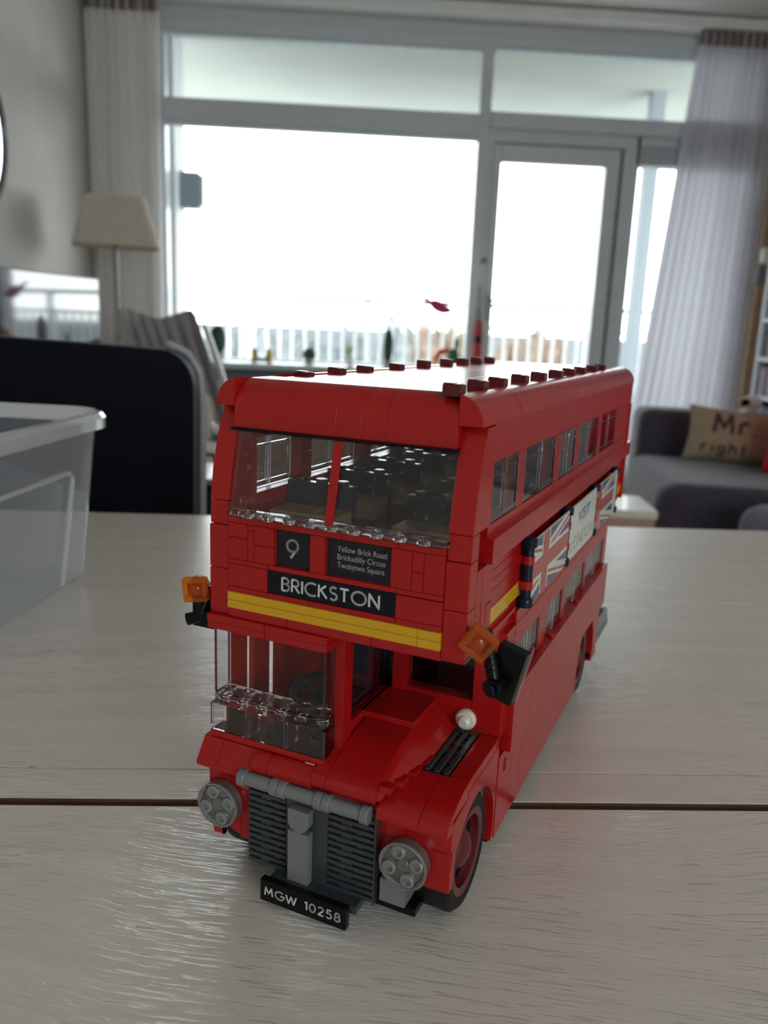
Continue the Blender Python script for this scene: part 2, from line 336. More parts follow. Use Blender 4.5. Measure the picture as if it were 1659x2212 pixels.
def stroke_pts(text, h, w, gap=0.22, fine=False):
    """returns 2-D quads/discs (list of polygons) and total width for text of cap height h, stroke w"""
    polys = []; x = 0.0
    for ch in text:
        adv, st = GLYPH[ch]
        for pl in st:
            P = [Vector((x + p[0]*h, w/2 + p[1]*(h-w))) for p in pl]; Q = [P[0]]
            for p in P[1:]:
                k = max(1, int((p-Q[-1]).length/(h*0.16))) if fine else 1; b_ = Q[-1]
                Q += [b_.lerp(p, (i+1)/k) for i in range(k)]
            P = Q
            for a, b in zip(P, P[1:]):
                d = b-a
                if d.length < 1e-7: continue
                nrm = Vector((-d.y, d.x)).normalized()*w/2
                polys.append([a+nrm, a-nrm, b-nrm, b+nrm])
            for q in P[1:-1]: polys.append([q + Vector((math.cos(2*PI*k/8), math.sin(2*PI*k/8)))*w/2 for k in range(8)])
        x += adv*h + gap*h
    return polys, x - gap*h
def stroke_text(mb, text, h, w, place, gap=0.22, align='l', fine=False):
    polys, tot = stroke_pts(text, h, w, gap, fine); ox = 0 if align == 'l' else -tot/2
    for p in polys: mb.add([place(q.x+ox, q.y) for q in p], [tuple(range(len(p)))])
    return tot
_fontcache = {}
def font_polys(text, size, offset=0.0):
    cu = bpy.data.curves.new('lettering', 'FONT'); cu.body = text; cu.size = size; cu.offset = offset; cu.resolution_u = 4
    ob = bpy.data.objects.new('lettering', cu); COL.objects.link(ob)
    dg = bpy.context.evaluated_depsgraph_get(); dg.update()
    me = bpy.data.meshes.new_from_object(ob.evaluated_get(dg))
    bm = bmesh.new(); bm.from_mesh(me); bmesh.ops.remove_doubles(bm, verts=bm.verts, dist=1e-6*max(1.0, size)); bmesh.ops.triangulate(bm, faces=bm.faces); bm.to_mesh(me); bm.free()
    vs = [(v.co.x, v.co.y) for v in me.vertices]; fs = [tuple(p.vertices) for p in me.polygons]
    bpy.data.objects.remove(ob); bpy.data.curves.remove(cu); bpy.data.meshes.remove(me)
    return vs, fs
def font_text(mb, text, size, place, offset=0.0, width=None):
    vs, fs = font_polys(text, size, offset); xs = [v[0] for v in vs]; x0, x1 = min(xs), max(xs)
    k = 1.0 if width is None else width/(x1-x0)
    mb.add([place((v[0]-x0)*k, v[1]) for v in vs], fs)

# ------------------------------------------------------------------ room shell (metres, z0 = table top)
def B(name, x0, x1, y0, y1, z0, z1, mat, parent=None, bev=0.0, st=False):
    o = MB().box(x0, x1, y0, y1, TZ+z0, TZ+z1).build(name, mat, parent, bev)
    return struct(o) if st else o
YW = 4.55; XL = -1.41; XR = 2.36; YB = -3.0; ZC = 1.885; ZF = -TZ
B('floor', XL-0.1, XR+0.1, YB-0.1, YW+0.1, ZF-0.1, ZF, FLOORM, st=True)
B('ceiling', XL-0.1, XR+0.1, YB-0.1, YW+0.1, ZC, ZC+0.12, CEILM, st=True)
B('wall_left', XL-0.12, XL, YB-0.1, YW+0.1, ZF, ZC, WALLM, st=True)
B('wall_right', XR, XR+0.12, YB-0.1, YW+0.1, ZF, ZC, WALLW, st=True)
B('wall_right_shade', XR-0.012, XR, 3.78, YW, ZF, ZC, WALLB, st=True)  # brown sheet paints the shadowed end of the pale right wall
wf = bpy.data.objects.new('wall_front', None); COL.objects.link(wf); wf['kind'] = 'structure'   # behind the camera: unseen wall, its window added to light the bus front
for a in ((XL, 0.5, ZF, ZC), (2.2, XR, ZF, ZC), (0.5, 2.2, ZF, 0.15), (0.5, 2.2, 1.45, ZC)): B('wall_section', a[0], a[1], YB-0.12, YB, a[2], a[3], WALLW, wf)
w5 = bpy.data.objects.new('added_window', None); COL.objects.link(w5); w5['kind'] = 'structure'
for a in ((0.5, 0.56, 0.15, 1.45), (2.14, 2.2, 0.15, 1.45), (1.47, 1.53, 0.21, 1.39), (0.56, 2.14, 0.15, 0.21), (0.56, 2.14, 1.39, 1.45)): B('frame', a[0], a[1], YB-0.09, YB-0.02, a[2], a[3], WPAINT, w5)
for a in ((0.56, 1.47), (1.53, 2.14)): B('pane', a[0], a[1], YB-0.06, YB-0.054, 0.21, 1.39, PANE, w5)
bw = bpy.data.objects.new('wall_back', None); COL.objects.link(bw); bw['kind'] = 'structure'
B('pier', XL, -1.05, YW-0.02, YW+0.12, ZF, ZC, WALLW, bw)
B('pier', 2.28, XR, YW-0.02, YW+0.12, ZF, ZC, WALLB, bw)  # brown here is painted shade beside the right curtain
B('parapet', -1.05, 0.72, YW+0.0, YW+0.12, ZF, -0.05, WALLW, bw)
B('spandrel', -1.05, 2.28, YW-0.02, YW+0.12, 1.80, ZC, WALLW, bw)
B('trim_1', XL, XR, YW-0.16, YW-0.03, 1.822, ZC-0.012, CEILM, st=True)       # curtain fascia under the ceiling, a shadow gap above it
B('trim_2', -1.05, 2.28, YW-0.035, YW, 1.765, 1.805, WPAINT, st=True)
# big window: outer frame, transoms, mullions
def frame(name, bars, pane, mat=WPAINT):
    w = bpy.data.objects.new(name, None); COL.objects.link(w); w['kind'] = 'structure'
    for nm, x0, x1, y0, y1, z0, z1 in bars: B(nm, x0, x1, y0, y1, z0, z1, mat, w, 0.004)
    for x0, x1, y, z0, z1 in pane: B('pane', x0, x1, y, y+0.006, z0, z1, PANE, w)
    return w
frame('window_1', [('head', -1.05, 0.79, YW-0.03, YW+0.07, 1.70, 1.80), ('bead', -1.04, 0.70, YW-0.012, YW+0.05, 1.685, 1.70), ('mullion', 0.705, 0.77, YW-0.03, YW+0.07, -0.03, 1.70),
                   ('jamb', -1.05, -1.0, YW-0.03, YW+0.07, -0.03, 1.70), ('transom', -1.0, 0.705, YW-0.03, YW+0.07, 1.262, 1.372), ('bead', -1.0, 0.705, YW-0.005, YW+0.05, 1.24, 1.262)],
      [(-1.0, 0.705, YW+0.02, 1.372, 1.70)])
frame('window_2', [('bead', -1.0, 0.705, YW-0.01, YW+0.05, -0.03, 0.0)], [(-1.0, 0.705, YW+0.02, 0.0, 1.24)])
frame('window_3', [('head', 0.79, 2.28, YW-0.03, YW+0.07, 1.715, 1.80), ('bead', 0.77, 2.24, YW-0.012, YW+0.05, 1.70, 1.715), ('jamb', 2.24, 2.28, YW-0.03, YW+0.07, ZF, 1.715),
                   ('transom', 0.77, 2.24, YW-0.03, YW+0.07, 1.30, 1.388), ('bead', 0.77, 2.24, YW-0.05, YW-0.03, 1.30, 1.335)],
      [(0.77, 2.24, YW+0.02, 1.388, 1.70)])
w4 = frame('window_4', [('head', 1.60, 2.24, YW-0.03, YW+0.07, 1.15, 1.30), ('mullion', 1.58, 1.625, YW-0.03, YW+0.07, ZF, 1.30), ('rail', 1.62, 2.24, YW-0.02, YW+0.06, ZF, -0.55)],
      [(1.625, 2.24, YW+0.02, -0.55, 1.16)])
vt = thing('ventilation_grille', 'grey slatted ventilation grille above the narrow right window', 'vent', (1.72, YW-0.03, TZ+1.20))
m = MB().box(-0.11, 0.11, -0.012, 0, -0.045, 0.045); m.build('frame', OUTG, vt, 0.002)
for k in range(4): MB().box(-0.1, 0.1, -0.02, -0.012, -0.036+k*0.02, -0.026+k*0.02).build('slat', WPAINT, vt)
# balcony door
dr = bpy.data.objects.new('door_1', None); COL.objects.link(dr); dr['kind'] = 'structure'
DX0, DX1 = 0.80, 1.512
for nm, x0, x1, z0, z1 in [('stile', DX0, 0.846, ZF+0.03, 1.222), ('stile', 1.432, DX1, ZF+0.03, 1.222), ('rail', 0.846, 1.432, 1.134, 1.222), ('rail', 0.846, 1.432, ZF+0.03, ZF+0.25)]:
    B(nm, x0, x1, YW-0.035, YW+0.03, z0, z1, WPAINT, dr, 0.006)
B('pane', 0.846, 1.432, YW, YW+0.006, ZF+0.25, 1.134, PANE, dr)
B('rebate', 1.513, 1.536, YW+0.0, YW+0.05, ZF, 1.26, OUTG, dr); B('jamb', 1.536, 1.58, YW-0.03, YW+0.07, ZF, 1.30, WPAINT, dr, 0.004)
B('jamb', 0.77, 0.798, YW-0.03, YW+0.07, ZF, 1.30, WPAINT, dr, 0.004); B('head', 0.79, 1.54, YW-0.03, YW+0.07, 1.232, 1.30, WPAINT, dr, 0.004)
B('rebate', 0.80, 1.513, YW-0.02, YW+0.05, 1.2225, 1.2315, OUTG, dr)
MB().box(0.813, 0.835, YW-0.05, YW-0.035, TZ+0.27, TZ+0.42).build('handle_plate', LGREY, dr, 0.003)
MB().cyl((0.824, YW-0.05, TZ+0.38), (0.824, YW-0.09, TZ+0.38), 0.009, 10).cyl((0.824, YW-0.085, TZ+0.38), (0.93, YW-0.085, TZ+0.38), 0.009, 10).build('handle', LGREY, dr)
MB().cyl((0.78, YW-0.03, TZ+0.60), (0.78, YW-0.055, TZ+0.60), 0.016, 12).build('lock', OUTG, dr)
# sill with its dark convector slot
B('trim_3', -1.05, 0.70, YW-0.30, YW-0.03, -0.045, -0.012, WPAINT, bev=0.006, st=True)
B('trim_4', -1.05, 0.70, YW-0.10, YW-0.03, -0.12, -0.045, OUTG, st=True)
B('trim_5', -1.05, 0.70, YW-0.28, YW-0.03, -0.17, -0.12, WPAINT, bev=0.006, st=True)
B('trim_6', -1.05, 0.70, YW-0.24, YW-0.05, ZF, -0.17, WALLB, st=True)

# ------------------------------------------------------------------ balcony and what lies beyond
B('balcony_floor', -1.6, 4.2, YW+0.12, 6.7, ZF-0.2, ZF-0.02, plastic('balcony_tiles', (0.2, 0.2, 0.19), 0.8), st=True)
B('balcony_ceiling', -1.6, 4.2, YW+0.13, 6.62, 1.84, 2.05, CONC, st=True)
B('balcony_wall', -1.30, -0.985, YW+0.13, 4.98, ZF, 1.84, OUTW, st=True)
bp_ = B('balcony_post', 2.04, 2.13, 5.60, 5.69, ZF, 1.84, OUTG); tag(bp_, 'grey post standing on the balcony behind the right window', 'post')
lb = thing('balcony_lamp', 'bluish grey box lamp fixed on the outer wall left of the window', 'lamp', (-0.985, 4.90, TZ+0.95), 0)
MB().box(0, 0.11, -0.07, 0.03, -0.10, 0.10).build('housing', plastic('lamp_housing', (0.30, 0.38, 0.42), 0.4), lb, 0.008)
MB().box(0.11, 0.135, -0.06, 0.02, -0.085, 0.085).build('lens', FWHT, lb, 0.006)
rl = thing('balcony_railing', 'thin white railing with upright bars along the balcony edge', 'railing', (0, 6.0, TZ+ZF))
RX0, RX1 = -1.3, 4.0
MB().cyl((RX0, 0, 1.15), (RX1, 0, 1.15), 0.017, 8).build('handrail', OUTG, rl)
MB().box(RX0, RX1, -0.015, 0.015, 0.975, 1.0).build('upper_rail', OUTW, rl); MB().box(RX0, RX1, -0.015, 0.015, 0.08, 0.11).build('lower_rail', OUTW, rl)
b0 = MB().box(-0.012, 0.012, -0.008, 0.008, 0.11, 0.975).build('baluster', OUTW, rl); x = RX0+0.05; b0.location.x = x
while x < RX1-0.1:
    x += 0.095; c = b0.copy(); COL.objects.link(c); c.location.x = x
p0 = None
for x in (-0.72, 0.17, 1.05, 1.86, 2.8):
    if p0 is None: p0 = MB().box(-0.02, 0.02, -0.02, 0.02, 0.0, 1.15).build('rail_post', OUTW, rl)
    else: p0 = p0.copy(); COL.objects.link(p0)
    p0.location.x = x
GND = plastic('far_fields', (0.095, 0.104, 0.11), 1.0, 0, 0.0, 0.25, 0.02)
struct(MB().box(-1500, 1500, 12, 4000, TZ-12.2, TZ-12.0).build('ground', GND))
def far_tree(x, y, h, w, col, label):
    t = thing('bare_tree', label, 'tree', (x, y, TZ-12.0), 0, 'hazy trees beyond the balcony')
    rnd = random.Random(int(x*37+y)); MB().tube([(0, 0, 0), (0.1, 0, h*0.4), (0, 0.1, h*0.75)], [0.28, 0.2, 0.1], 7).build('trunk', col, t)
    m = MB()
    for k in range(24):
        a = rnd.uniform(0, 2*PI); r = rnd.uniform(0.0, 0.5)*w; hh = rnd.uniform(0.16, 0.30)*h
        m.ball((math.cos(a)*r, math.sin(a)*r, h-hh-0.12*h*(r/w)*2*rnd.uniform(0.4, 1)), w*rnd.uniform(0.06, 0.13), None, hh, 7, 6, lambda a, t: 1+0.25*math.sin(3*t+5*a))
    m.build('crown', col, t)
TB = plastic('bare_twigs', (0.16, 0.115, 0.085), 0.9, var=0.3, scale=2); TG = plastic('grey_twigs', (0.13, 0.145, 0.15), 0.9, var=0.3, scale=2)
tr = random.Random(4)
ORD = ('first', 'second', 'third', 'fourth', 'fifth', 'sixth', 'seventh', 'eighth', 'ninth', 'tenth', 'eleventh', 'twelfth')
for k in range(12):
    x = -13.5 + k*2.75; y = 54 + (k % 3)*5.5; brown = x > 4
    far_tree(x, y, tr.uniform(11.9, 13.2), 2.6, TB if brown else TG, 'hazy %s bare tree far beyond the balcony bars, %s from the left' % ('brown' if brown else 'grey', ORD[k]))

# ------------------------------------------------------------------ curtains
def drape(name, label, x0, x1, y, z0, z1, folds, amp, flare=0.0, seed=1):
    t = thing(name, label, 'curtain', ((x0+x1)/2, y, TZ+z1)); rnd = random.Random(seed); n = folds*10; cols = []
    ph = [rnd.uniform(-0.5, 0.5) for _ in range(folds+2)]; am = [rnd.uniform(0.5, 1.2) for _ in range(folds+2)]
    rows = 7; vs = []; w = x1-x0
    for j in range(rows+1):
        s = j/rows
        for i in range(n+1):
            u = i/n; f = u*folds; k = int(f); q = f-k; a = am[k]*(1-q)+am[k+1]*q; p = ph[k]*(1-q)+ph[k+1]*q
            x = -w/2 + u*w - flare*s*(1-u)
            vs.append((x + 0.006*math.sin(9*u+2*s), amp*a*(0.7+0.3*s)*math.sin(2*PI*f+p+0.4*s), -(z1-z0)*s))
    m = MB(); m.add(vs, [(j*(n+1)+i, j*(n+1)+i+1, (j+1)*(n+1)+i+1, (j+1)*(n+1)+i) for j in range(rows) for i in range(n)])
    m.build('cloth', SHEER, t)
    h = MB(); hv = []
    nn = folds*16
    for j in (0, 1):
        for i in range(nn+1):
            u = i/nn; hv.append((-w/2+u*w - flare*0.02*(1-u), -0.012+amp*0.45*math.sin(2*PI*u*folds*2), -0.005-0.115*j))
    h.add(hv, [(i, i+1, nn+1+i+1, nn+1+i) for i in range(nn)]).build('heading_tape', TAPE, t)
    MB().box(-w/2, w/2, -0.01, 0.014, -0.004, 0.012).build('track', WPAINT, t)
drape('sheer_curtain', 'gathered white sheer curtain behind the floor lamp', -1.385, -1.005, 4.44, ZF+0.02, 1.868, 8, 0.03, 0.0, 3)
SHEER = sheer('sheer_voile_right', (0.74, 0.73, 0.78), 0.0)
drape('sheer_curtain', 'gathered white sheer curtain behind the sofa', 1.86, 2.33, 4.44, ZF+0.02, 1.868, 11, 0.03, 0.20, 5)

# ------------------------------------------------------------------ furniture far from the table
def rbox(name, x0, x1, y0, y1, z0, z1, mat, parent, r=0.04, seg=4, tilt=None):
    m = MB().box(x0, x1, y0, y1, z0, z1)
    if tilt: m.rot(*tilt)
    return m.build(name, mat, parent, r, seg)
FAB = plastic('sofa_fabric', (0.062, 0.052, 0.078), 0.9, 0, 0.2, 0.12, 30, 0.3, 500, sheen=0.3)
sf = thing('sofa', 'low purple grey fabric sofa in front of the right curtain', 'sofa', (1.82, 2.7, 0), -0.2)
z = lambda v: v+TZ
SX = 1.75; SY = 2.7
rbox('seat', 1.10-SX, 1.85-SX, 2.30-SY, 3.12-SY, 0.14, z(-0.285), FAB, sf, 0.09, 5)
rbox('backrest', 1.13-SX, 1.85-SX, 3.06-SY, 3.30-SY, 0.10, z(-0.09), FAB, sf, 0.06, 5)
MB().box(1.14-SX, 1.83-SX, 2.36-SY, 3.28-SY, 0.06, 0.16).build('base', BLK, sf)
for x_, y_ in ((1.2, 2.42), (1.78, 2.42), (1.2, 3.2), (1.78, 3.2)): MB().cyl((x_-SX, y_-SY, 0), (x_-SX, y_-SY, 0.08), 0.025, 10).build('foot', BLK, sf)
ot = thing('ottoman', 'square purple grey footstool in front of the sofa', 'ottoman', (1.66, 1.98, 0), -0.06)
rbox('cushion', -0.40, 0.40, -0.24, 0.24, 0.14, z(-0.29), FAB, ot, 0.09, 5)
for x_, y_ in ((-.3, -.18), (.3, -.18), (-.3, .18), (.3, .18)): MB().cyl((x_, y_, 0), (x_, y_, 0.15), 0.025, 10).build('foot', BLK, ot)
def pillow_fn(w, h, d):
    def S(u, v):   # u,v in -1..1 -> height of the puffed face
        return d*max(0, (1-u**4))**0.55*max(0, (1-v**4))**0.55
    return S
def pillow(name, mat, label, loc, w, h, d, rx, rz, roll=0.0):
    t = thing(name, label, 'pillow', loc); S = pillow_fn(w, h, d); n = 18; m = MB(); vs = []; fs = []
    for sgn in (1, -1):
        o = len(vs)
        for j in range(n+1):
            for i in range(n+1):
                u = -1+2*i/n; v = -1+2*j/n; pin = 1-0.07*(1-v*v); pin2 = 1-0.07*(1-u*u)
                vs.append((u*w/2*pin, -sgn*S(u, v), v*h/2*pin2))
        fs += [(o+j*(n+1)+i, o+j*(n+1)+i+1, o+(j+1)*(n+1)+i+1, o+(j+1)*(n+1)+i) for j in range(n) for i in range(n)]
    m.add(vs, fs).build('cover', mat, t)
    t.rotation_euler = (rx, roll, rz); return t, S
BURLAP = plastic('burlap', (0.40, 0.31, 0.21), 0.95, 0, 0.1, 0.12, 120, 0.4, 700)
pw, ph_ = 0.44, 0.215
pt, PS = pillow('scatter_pillow', BURLAP, 'beige burlap pillow printed with Mr. right lying on the sofa', (1.605, 2.92, z(-0.170)), pw, ph_, 0.045, -0.14, -0.06, 0.09)
INK = plastic('brown_ink', (0.07, 0.05, 0.04), 0.9)
def on_pillow(ox, oz):
    def pl(a, b):
        X = ox+a; Zz = oz+b; return (X, -PS(2*X/pw, 2*Zz/ph_)-0.0022, Zz)
    return pl
mp_ = MB(); stroke_text(mp_, 'Mr.', 0.088, 0.015, on_pillow(-0.125, -0.002), 0.34, 'l', True); stroke_text(mp_, 'right', 0.052, 0.0095, on_pillow(-0.16, -0.078), 0.42, 'l', True); mp_.build('lettering', INK, pt)
CRIM = plastic('crimson_cloth', (0.62, 0.02, 0.05), 0.8, 0, 0.2, 0.08, 20)
pillow('scatter_pillow', CRIM, 'plain crimson red pillow at the right edge on the sofa', (1.79, 2.62, z(-0.068)), 0.42, 0.42, 0.09, -0.12, -0.5)
gd = thing('desk_gadget', 'small white and black gadget perched on the sofa back', 'gadget', (1.76, 3.18, z(-0.092)))
MB().lathe([(0.03, 0), (0.032, 0.012), (0.012, 0.02)], (0, 0, 0), (0, 0, 1), 16).build('base', WHITEP, gd)
MB().ball((0.01, 0, 0.045), 0.045, 0.03, 0.03).build('head', WHITEP, gd); MB().ball((-0.03, -0.02, 0.045), 0.022, 0.016, 0.018).build('lens', BLK, gd)
# side table (white top, pinkish sides)
PINKW = plastic('pinkish_wood', (0.50, 0.33, 0.27), 0.6, 0, 0.3, 0.08, 8)
stt = thing('side_table', 'small cube side table with white top and pinkish sides', 'side table', (0.80, 2.20, 0), -0.12)
MB().box(-0.17, 0.17, -0.12, 0.12, z(-0.325), z(-0.30)).build('top', WHITEP, stt, 0.003)
for nm, b in (('side_panel', (-0.165, -0.15, -0.115, 0.115)), ('side_panel', (0.15, 0.165, -0.115, 0.115)), ('front_panel', (-0.15, 0.15, -0.115, -0.10)), ('back_panel', (-0.15, 0.15, 0.10, 0.115))):
    MB().box(*b, 0, z(-0.325)).build(nm, PINKW, stt)
# bookcase on the right wall with its rows of slim cases
bc = thing('bookcase', 'tall white open bookcase against the right wall', 'bookcase', (2.20, 3.25, 0), 0)
BX0, BX1, BY0, BY1 = -0.15, 0.15, -0.50, 0.50; BH = z(0.95)
SHW = plastic('bookcase_white', (0.62, 0.66, 0.74), 0.5)
MB().box(BX0, BX1, BY1-0.022, BY1, 0, BH).build('side_panel', SHW, bc, 0.002); MB().box(BX0, BX1, BY0, BY0+0.022, 0, BH).build('side_panel', SHW, bc, 0.002)
MB().box(BX1-0.008, BX1, BY0+0.022, BY1-0.022, 0, BH).build('back_panel', SHW, bc); MB().box(BX0, BX1, BY0, BY1, BH, BH+0.02).build('top', SHW, bc)
shz = [z(-0.235+0.186*k) for k in range(7)]
for q in shz: MB().box(BX0, BX1-0.008, BY0+0.022, BY1-0.022, q-0.018, q).build('shelf', SHW, bc)
bk = random.Random(11); cols = [plastic('case_'+n, c, 0.5) for n, c in (('black', (.02, .02, .025)), ('grey', (.3, .3, .33)), ('white', (.6, .6, .62)), ('brown', (.2, .12, .08)), ('blue', (.06, .09, .2)), ('red', (.3, .05, .05)))]
cn = ['black', 'grey', 'white', 'brown', 'blue', 'red']; proto = {}
for si, q in enumerate(shz[:6]):
    y_ = 3.25+0.47; k = 0
    while k < 10:
        w_ = bk.choice((0.012, 0.016, 0.022)); ci = bk.choice((0, 0, 1, 1, 2, 2, 3, 4, 5)); h_ = 0.135 if bk.random() < .8 else 0.15
        key = (w_, ci, h_)
        if key not in proto: proto[key] = MB().box(0, 0.125, -w_, 0, 0, h_).build('slim_case', cols[ci], None, 0.0008, 1); o = proto[key]
        else: o = proto[key].copy(); COL.objects.link(o)
        o.location = (2.07, y_, q+0.0002)
        tag(o, 'slim %s case, %s from the curtain end on the bookcase shelf %s' % (cn[ci], ORD[k], ('behind the sofa', 'behind the red pillow', 'third from the floor', 'fourth from the floor', 'fifth from the floor', 'sixth from the floor')[si]), 'case', 'slim cases on the bookcase')
        y_ -= w_+0.0012; k += 1
# small white device beside the right curtain
dv = thing('wall_light', 'small white wall light in front of the right curtain edge', 'wall lamp', (XR, 4.15, z(0.60)))
MB().box(-0.02, 0, -0.035, 0.035, -0.05, 0.05).build('mount', WHITEP, dv, 0.006); MB().tube([(-0.02, 0, 0), (-0.07, 0, 0), (-0.10, 0, 0.03)], 0.01).build('arm', WHITEP, dv)
MB().box(-0.15, -0.085, -0.03, 0.03, 0.02, 0.10).build('shade', WHITEP, dv, 0.012); MB().box(-0.17, -0.11, -0.025, 0.025, -0.09, -0.0).build('bracket', LGREY, dv, 0.01)

# television on the left wall
tv = thing('television', 'large flat television mounted at the left wall mirroring the window', 'television', (-1.255, 3.1, z(0.05)), -0.243)
SCR = plastic('tv_screen', (0.012, 0.014, 0.016), 0.06, 1.0, 0.8, 0)
MB().box(0.03, 0.05, -0.72, 0.455, -0.30, 0.318).build('casing', BLK, tv, 0.004)
MB().box(0.05, 0.0525, -0.71, 0.445, -0.29, 0.31).build('screen', SCR, tv); MB().box(-0.14, 0.03, -0.06, 0.02, -0.05, 0.05).build('wall_mount', BLK, tv)
mr = thing('round_mirror', 'round wall mirror on the left wall above the television', 'mirror', (XL, 3.06, z(0.88)))
SILV = plastic('mirror_silver', (0.8, 0.85, 0.9), 0.03, 0, 0.5, 0, metal=1.0)
MB().lathe([(0.30, 0.0), (0.30, 0.02), (0.27, 0.028), (0.265, 0.014)], (0, 0, 0), (1, 0, 0), 40, None, False).build('rim', LGREY, mr)
MB().lathe([(0.268, 0.012), (0.268, 0.016)], (0, 0, 0), (1, 0, 0), 40).build('glass', SILV, mr)
# floor lamp
fl = thing('floor_lamp', 'slim floor lamp with cream fabric shade beside the left curtain', 'lamp', (-1.09, 3.80, 0), 0.35)
CREAM = plastic('cream_shade', (0.66, 0.585, 0.51), 0.9, 0, 0.2, 0.05, 40, 0.2, 600)
def taper(n=6):
    t = []; 
    for (wx, wy, zz) in ((0.195, 0.14, 0.525), (0.135, 0.10, 0.745)): t.append([(x_, y_, z(zz)) for x_, y_ in rrect(-wx, wx, -wy, wy, 0.05, 5)])
    return t
lo, hi = taper(); k = len(lo)
MB().add(lo+hi, [(i, (i+1) % k, k+(i+1) % k, k+i) for i in range(k)]).build('shade', CREAM, fl)
MB().cyl((0, 0, 0.02), (0, 0, z(0.70)), 0.0085, 12).build('pole', LGREY, fl); MB().lathe([(0.14, 0), (0.14, 0.015), (0.02, 0.03)], (0, 0, 0), (0, 0, 1), 28).build('base', LGREY, fl)
MB().lathe([(0.018, 0), (0.018, 0.07), (0.03, 0.09), (0.026, 0.13), (0.01, 0.15)], (0, 0, z(0.56)), (0, 0, 1), 16).build('bulb_holder', BLK, fl)
for a in (0, PI/2): MB().tube([(-0.14*math.cos(a), -0.11*math.sin(a), z(0.69)), (0.14*math.cos(a), 0.11*math.sin(a), z(0.69))], 0.003, 6).build('spoke', LGREY, fl)

# armchair with channelled back
GF = plastic('grey_upholstery', (0.36, 0.345, 0.35), 0.9, 0, 0.2, 0.07, 40, 0.25, 500); PIPE = plastic('pale_steel', (0.62, 0.60, 0.61), 0.3, 0.2)
ac = thing('armchair', 'grey channelled wing armchair with pale tube arms by the window', 'armchair', (-0.685, 3.0, 0), 0.22)
nst = 7
for i in range(nst):          # fanned upholstery channels, the outer two winged
    u0 = -1+2*i/nst; u1 = -1+2*(i+1)/nst
    def top(u): return z(0.205+0.055*abs(u)**1.2 - 0.085*max(0.0, (abs(u)-0.72)/0.28)**2.6)
    def P(u, s): return (u*0.158 - 0.04 + 0.30*(0.25-(-0.36+0.6*s)), 0.03*(1-s)+0.10*s+(-0.11*abs(u)**2.5)*(0.4+0.6*s), s)
    m = MB(); vs = []; nn = 6; rows = 8
    for side in (0, 1):
        for j in range(rows+1):
            s = j/rows
            for q in range(nn+1):
                u = u0+(u1-u0)*q/nn; zz = z(-0.36)+(top(u)-z(-0.36))*s; px, py, _ = P(u, s)
                pad = 0.032*math.sin(PI*q/nn)**0.7*min(1, 4*(1-s)+0.25) if side == 0 else -0.05
                vs.append((px, py-pad, zz))
    N = (rows+1)*(nn+1); W1 = nn+1; fs = []
    for j in range(rows):
        for q in range(nn):
            a = j*W1+q; fs += [(a, a+1, a+W1+1, a+W1), (N+a, N+a+W1, N+a+W1+1, N+a+1)]
    for q in range(nn): fs += [(rows*W1+q, rows*W1+q+1, N+rows*W1+q+1, N+rows*W1+q), (q, N+q, N+q+1, q+1)]
    for j in range(rows): fs += [(j*W1, (j+1)*W1, N+(j+1)*W1, N+j*W1), (j*W1+nn, N+j*W1+nn, N+(j+1)*W1+nn, (j+1)*W1+nn)]
    m.add(vs, fs).build('back_channel', GF, ac)
MB().tube([(0.137, -0.005, z(0.19)), (0.187, -0.02, z(0.05)), (0.238, -0.03, z(-0.12)), (0.31, -0.03, z(-0.36))], 0.012, 8).build('lit_edge_piping', PIPE, ac)
rbox('seat', -0.16, 0.30, -0.46, 0.06, z(-0.42), z(-0.27), GF, ac, 0.05, 4)
ca, sa = math.cos(0.22), math.sin(0.22)
def acl(X, Y, Z): return ((X+0.685)*ca + (Y-3.0)*sa, -(X+0.685)*sa + (Y-3.0)*ca, z(Z))
MB().tube([acl(-0.535, 2.66, 0.0), acl(-0.525, 2.62, -0.045), acl(-0.49, 2.60, -0.10), acl(-0.455, 2.58, -0.155), acl(-0.43, 2.57, -0.17), acl(-0.38, 2.57, -0.17), acl(-0.37, 2.60, -0.30), acl(-0.37, 2.62, -0.75)], 0.015, 10).build('arm_tube', PIPE, ac)
for sx in (-1, 1):
    if sx < 0: MB().tube([(sx*0.21, -0.02, z(0.00)), (sx*0.235, -0.10, z(-0.05)), (sx*0.25, -0.22, z(-0.13)), (sx*0.255, -0.36, z(-0.165)), (sx*0.255, -0.46, z(-0.18)), (sx*0.25, -0.48, z(-0.24)), (sx*0.25, -0.47, 0.0)], 0.02, 10).build('arm_tube', PIPE, ac)
    MB().tube([(sx*0.2, 0.03, z(-0.42)), (sx*0.23, 0.10, 0.0)], 0.016, 8).build('leg', PIPE, ac)
FUR = plastic('fluffy_cream', (0.62, 0.56, 0.48), 0.95, 0, 0.1, 0.15, 30, 0.8, 120)
cu = MB().ball((0, 0, 0), 0.085, 0.06, 0.125, 18, 12, lambda a, t: 1+0.05*math.sin(7*t+4*a)).build('fluffy_cushion', FUR, None, loc=(-0.53, 2.58, z(-0.128)))
tag(cu, 'fluffy cream cushion on the armchair seat', 'cushion')
cs = thing('pouffe', 'cream pouffe on brown feet in front of the armchair', 'pouffe', (-0.47, 2.28, 0))
MB().lathe([(0.10, 0.0), (0.125, 0.03), (0.13, 0.16), (0.11, 0.22), (0.02, 0.225)], (0, 0, z(-0.40)), (0, 0, 1), 24).build('cushion', FUR, cs)
for a in (0.8, 2.4, 3.9, 5.5): MB().cyl((0.08*math.cos(a), 0.08*math.sin(a), 0), (0.07*math.cos(a), 0.07*math.sin(a), z(-0.40)), 0.014, 8).build('foot', PINKW, cs)
bg = thing('upright_bag', 'dark blue upright bag on the floor behind the dining chair', 'bag', (-0.335, 1.75, 0))
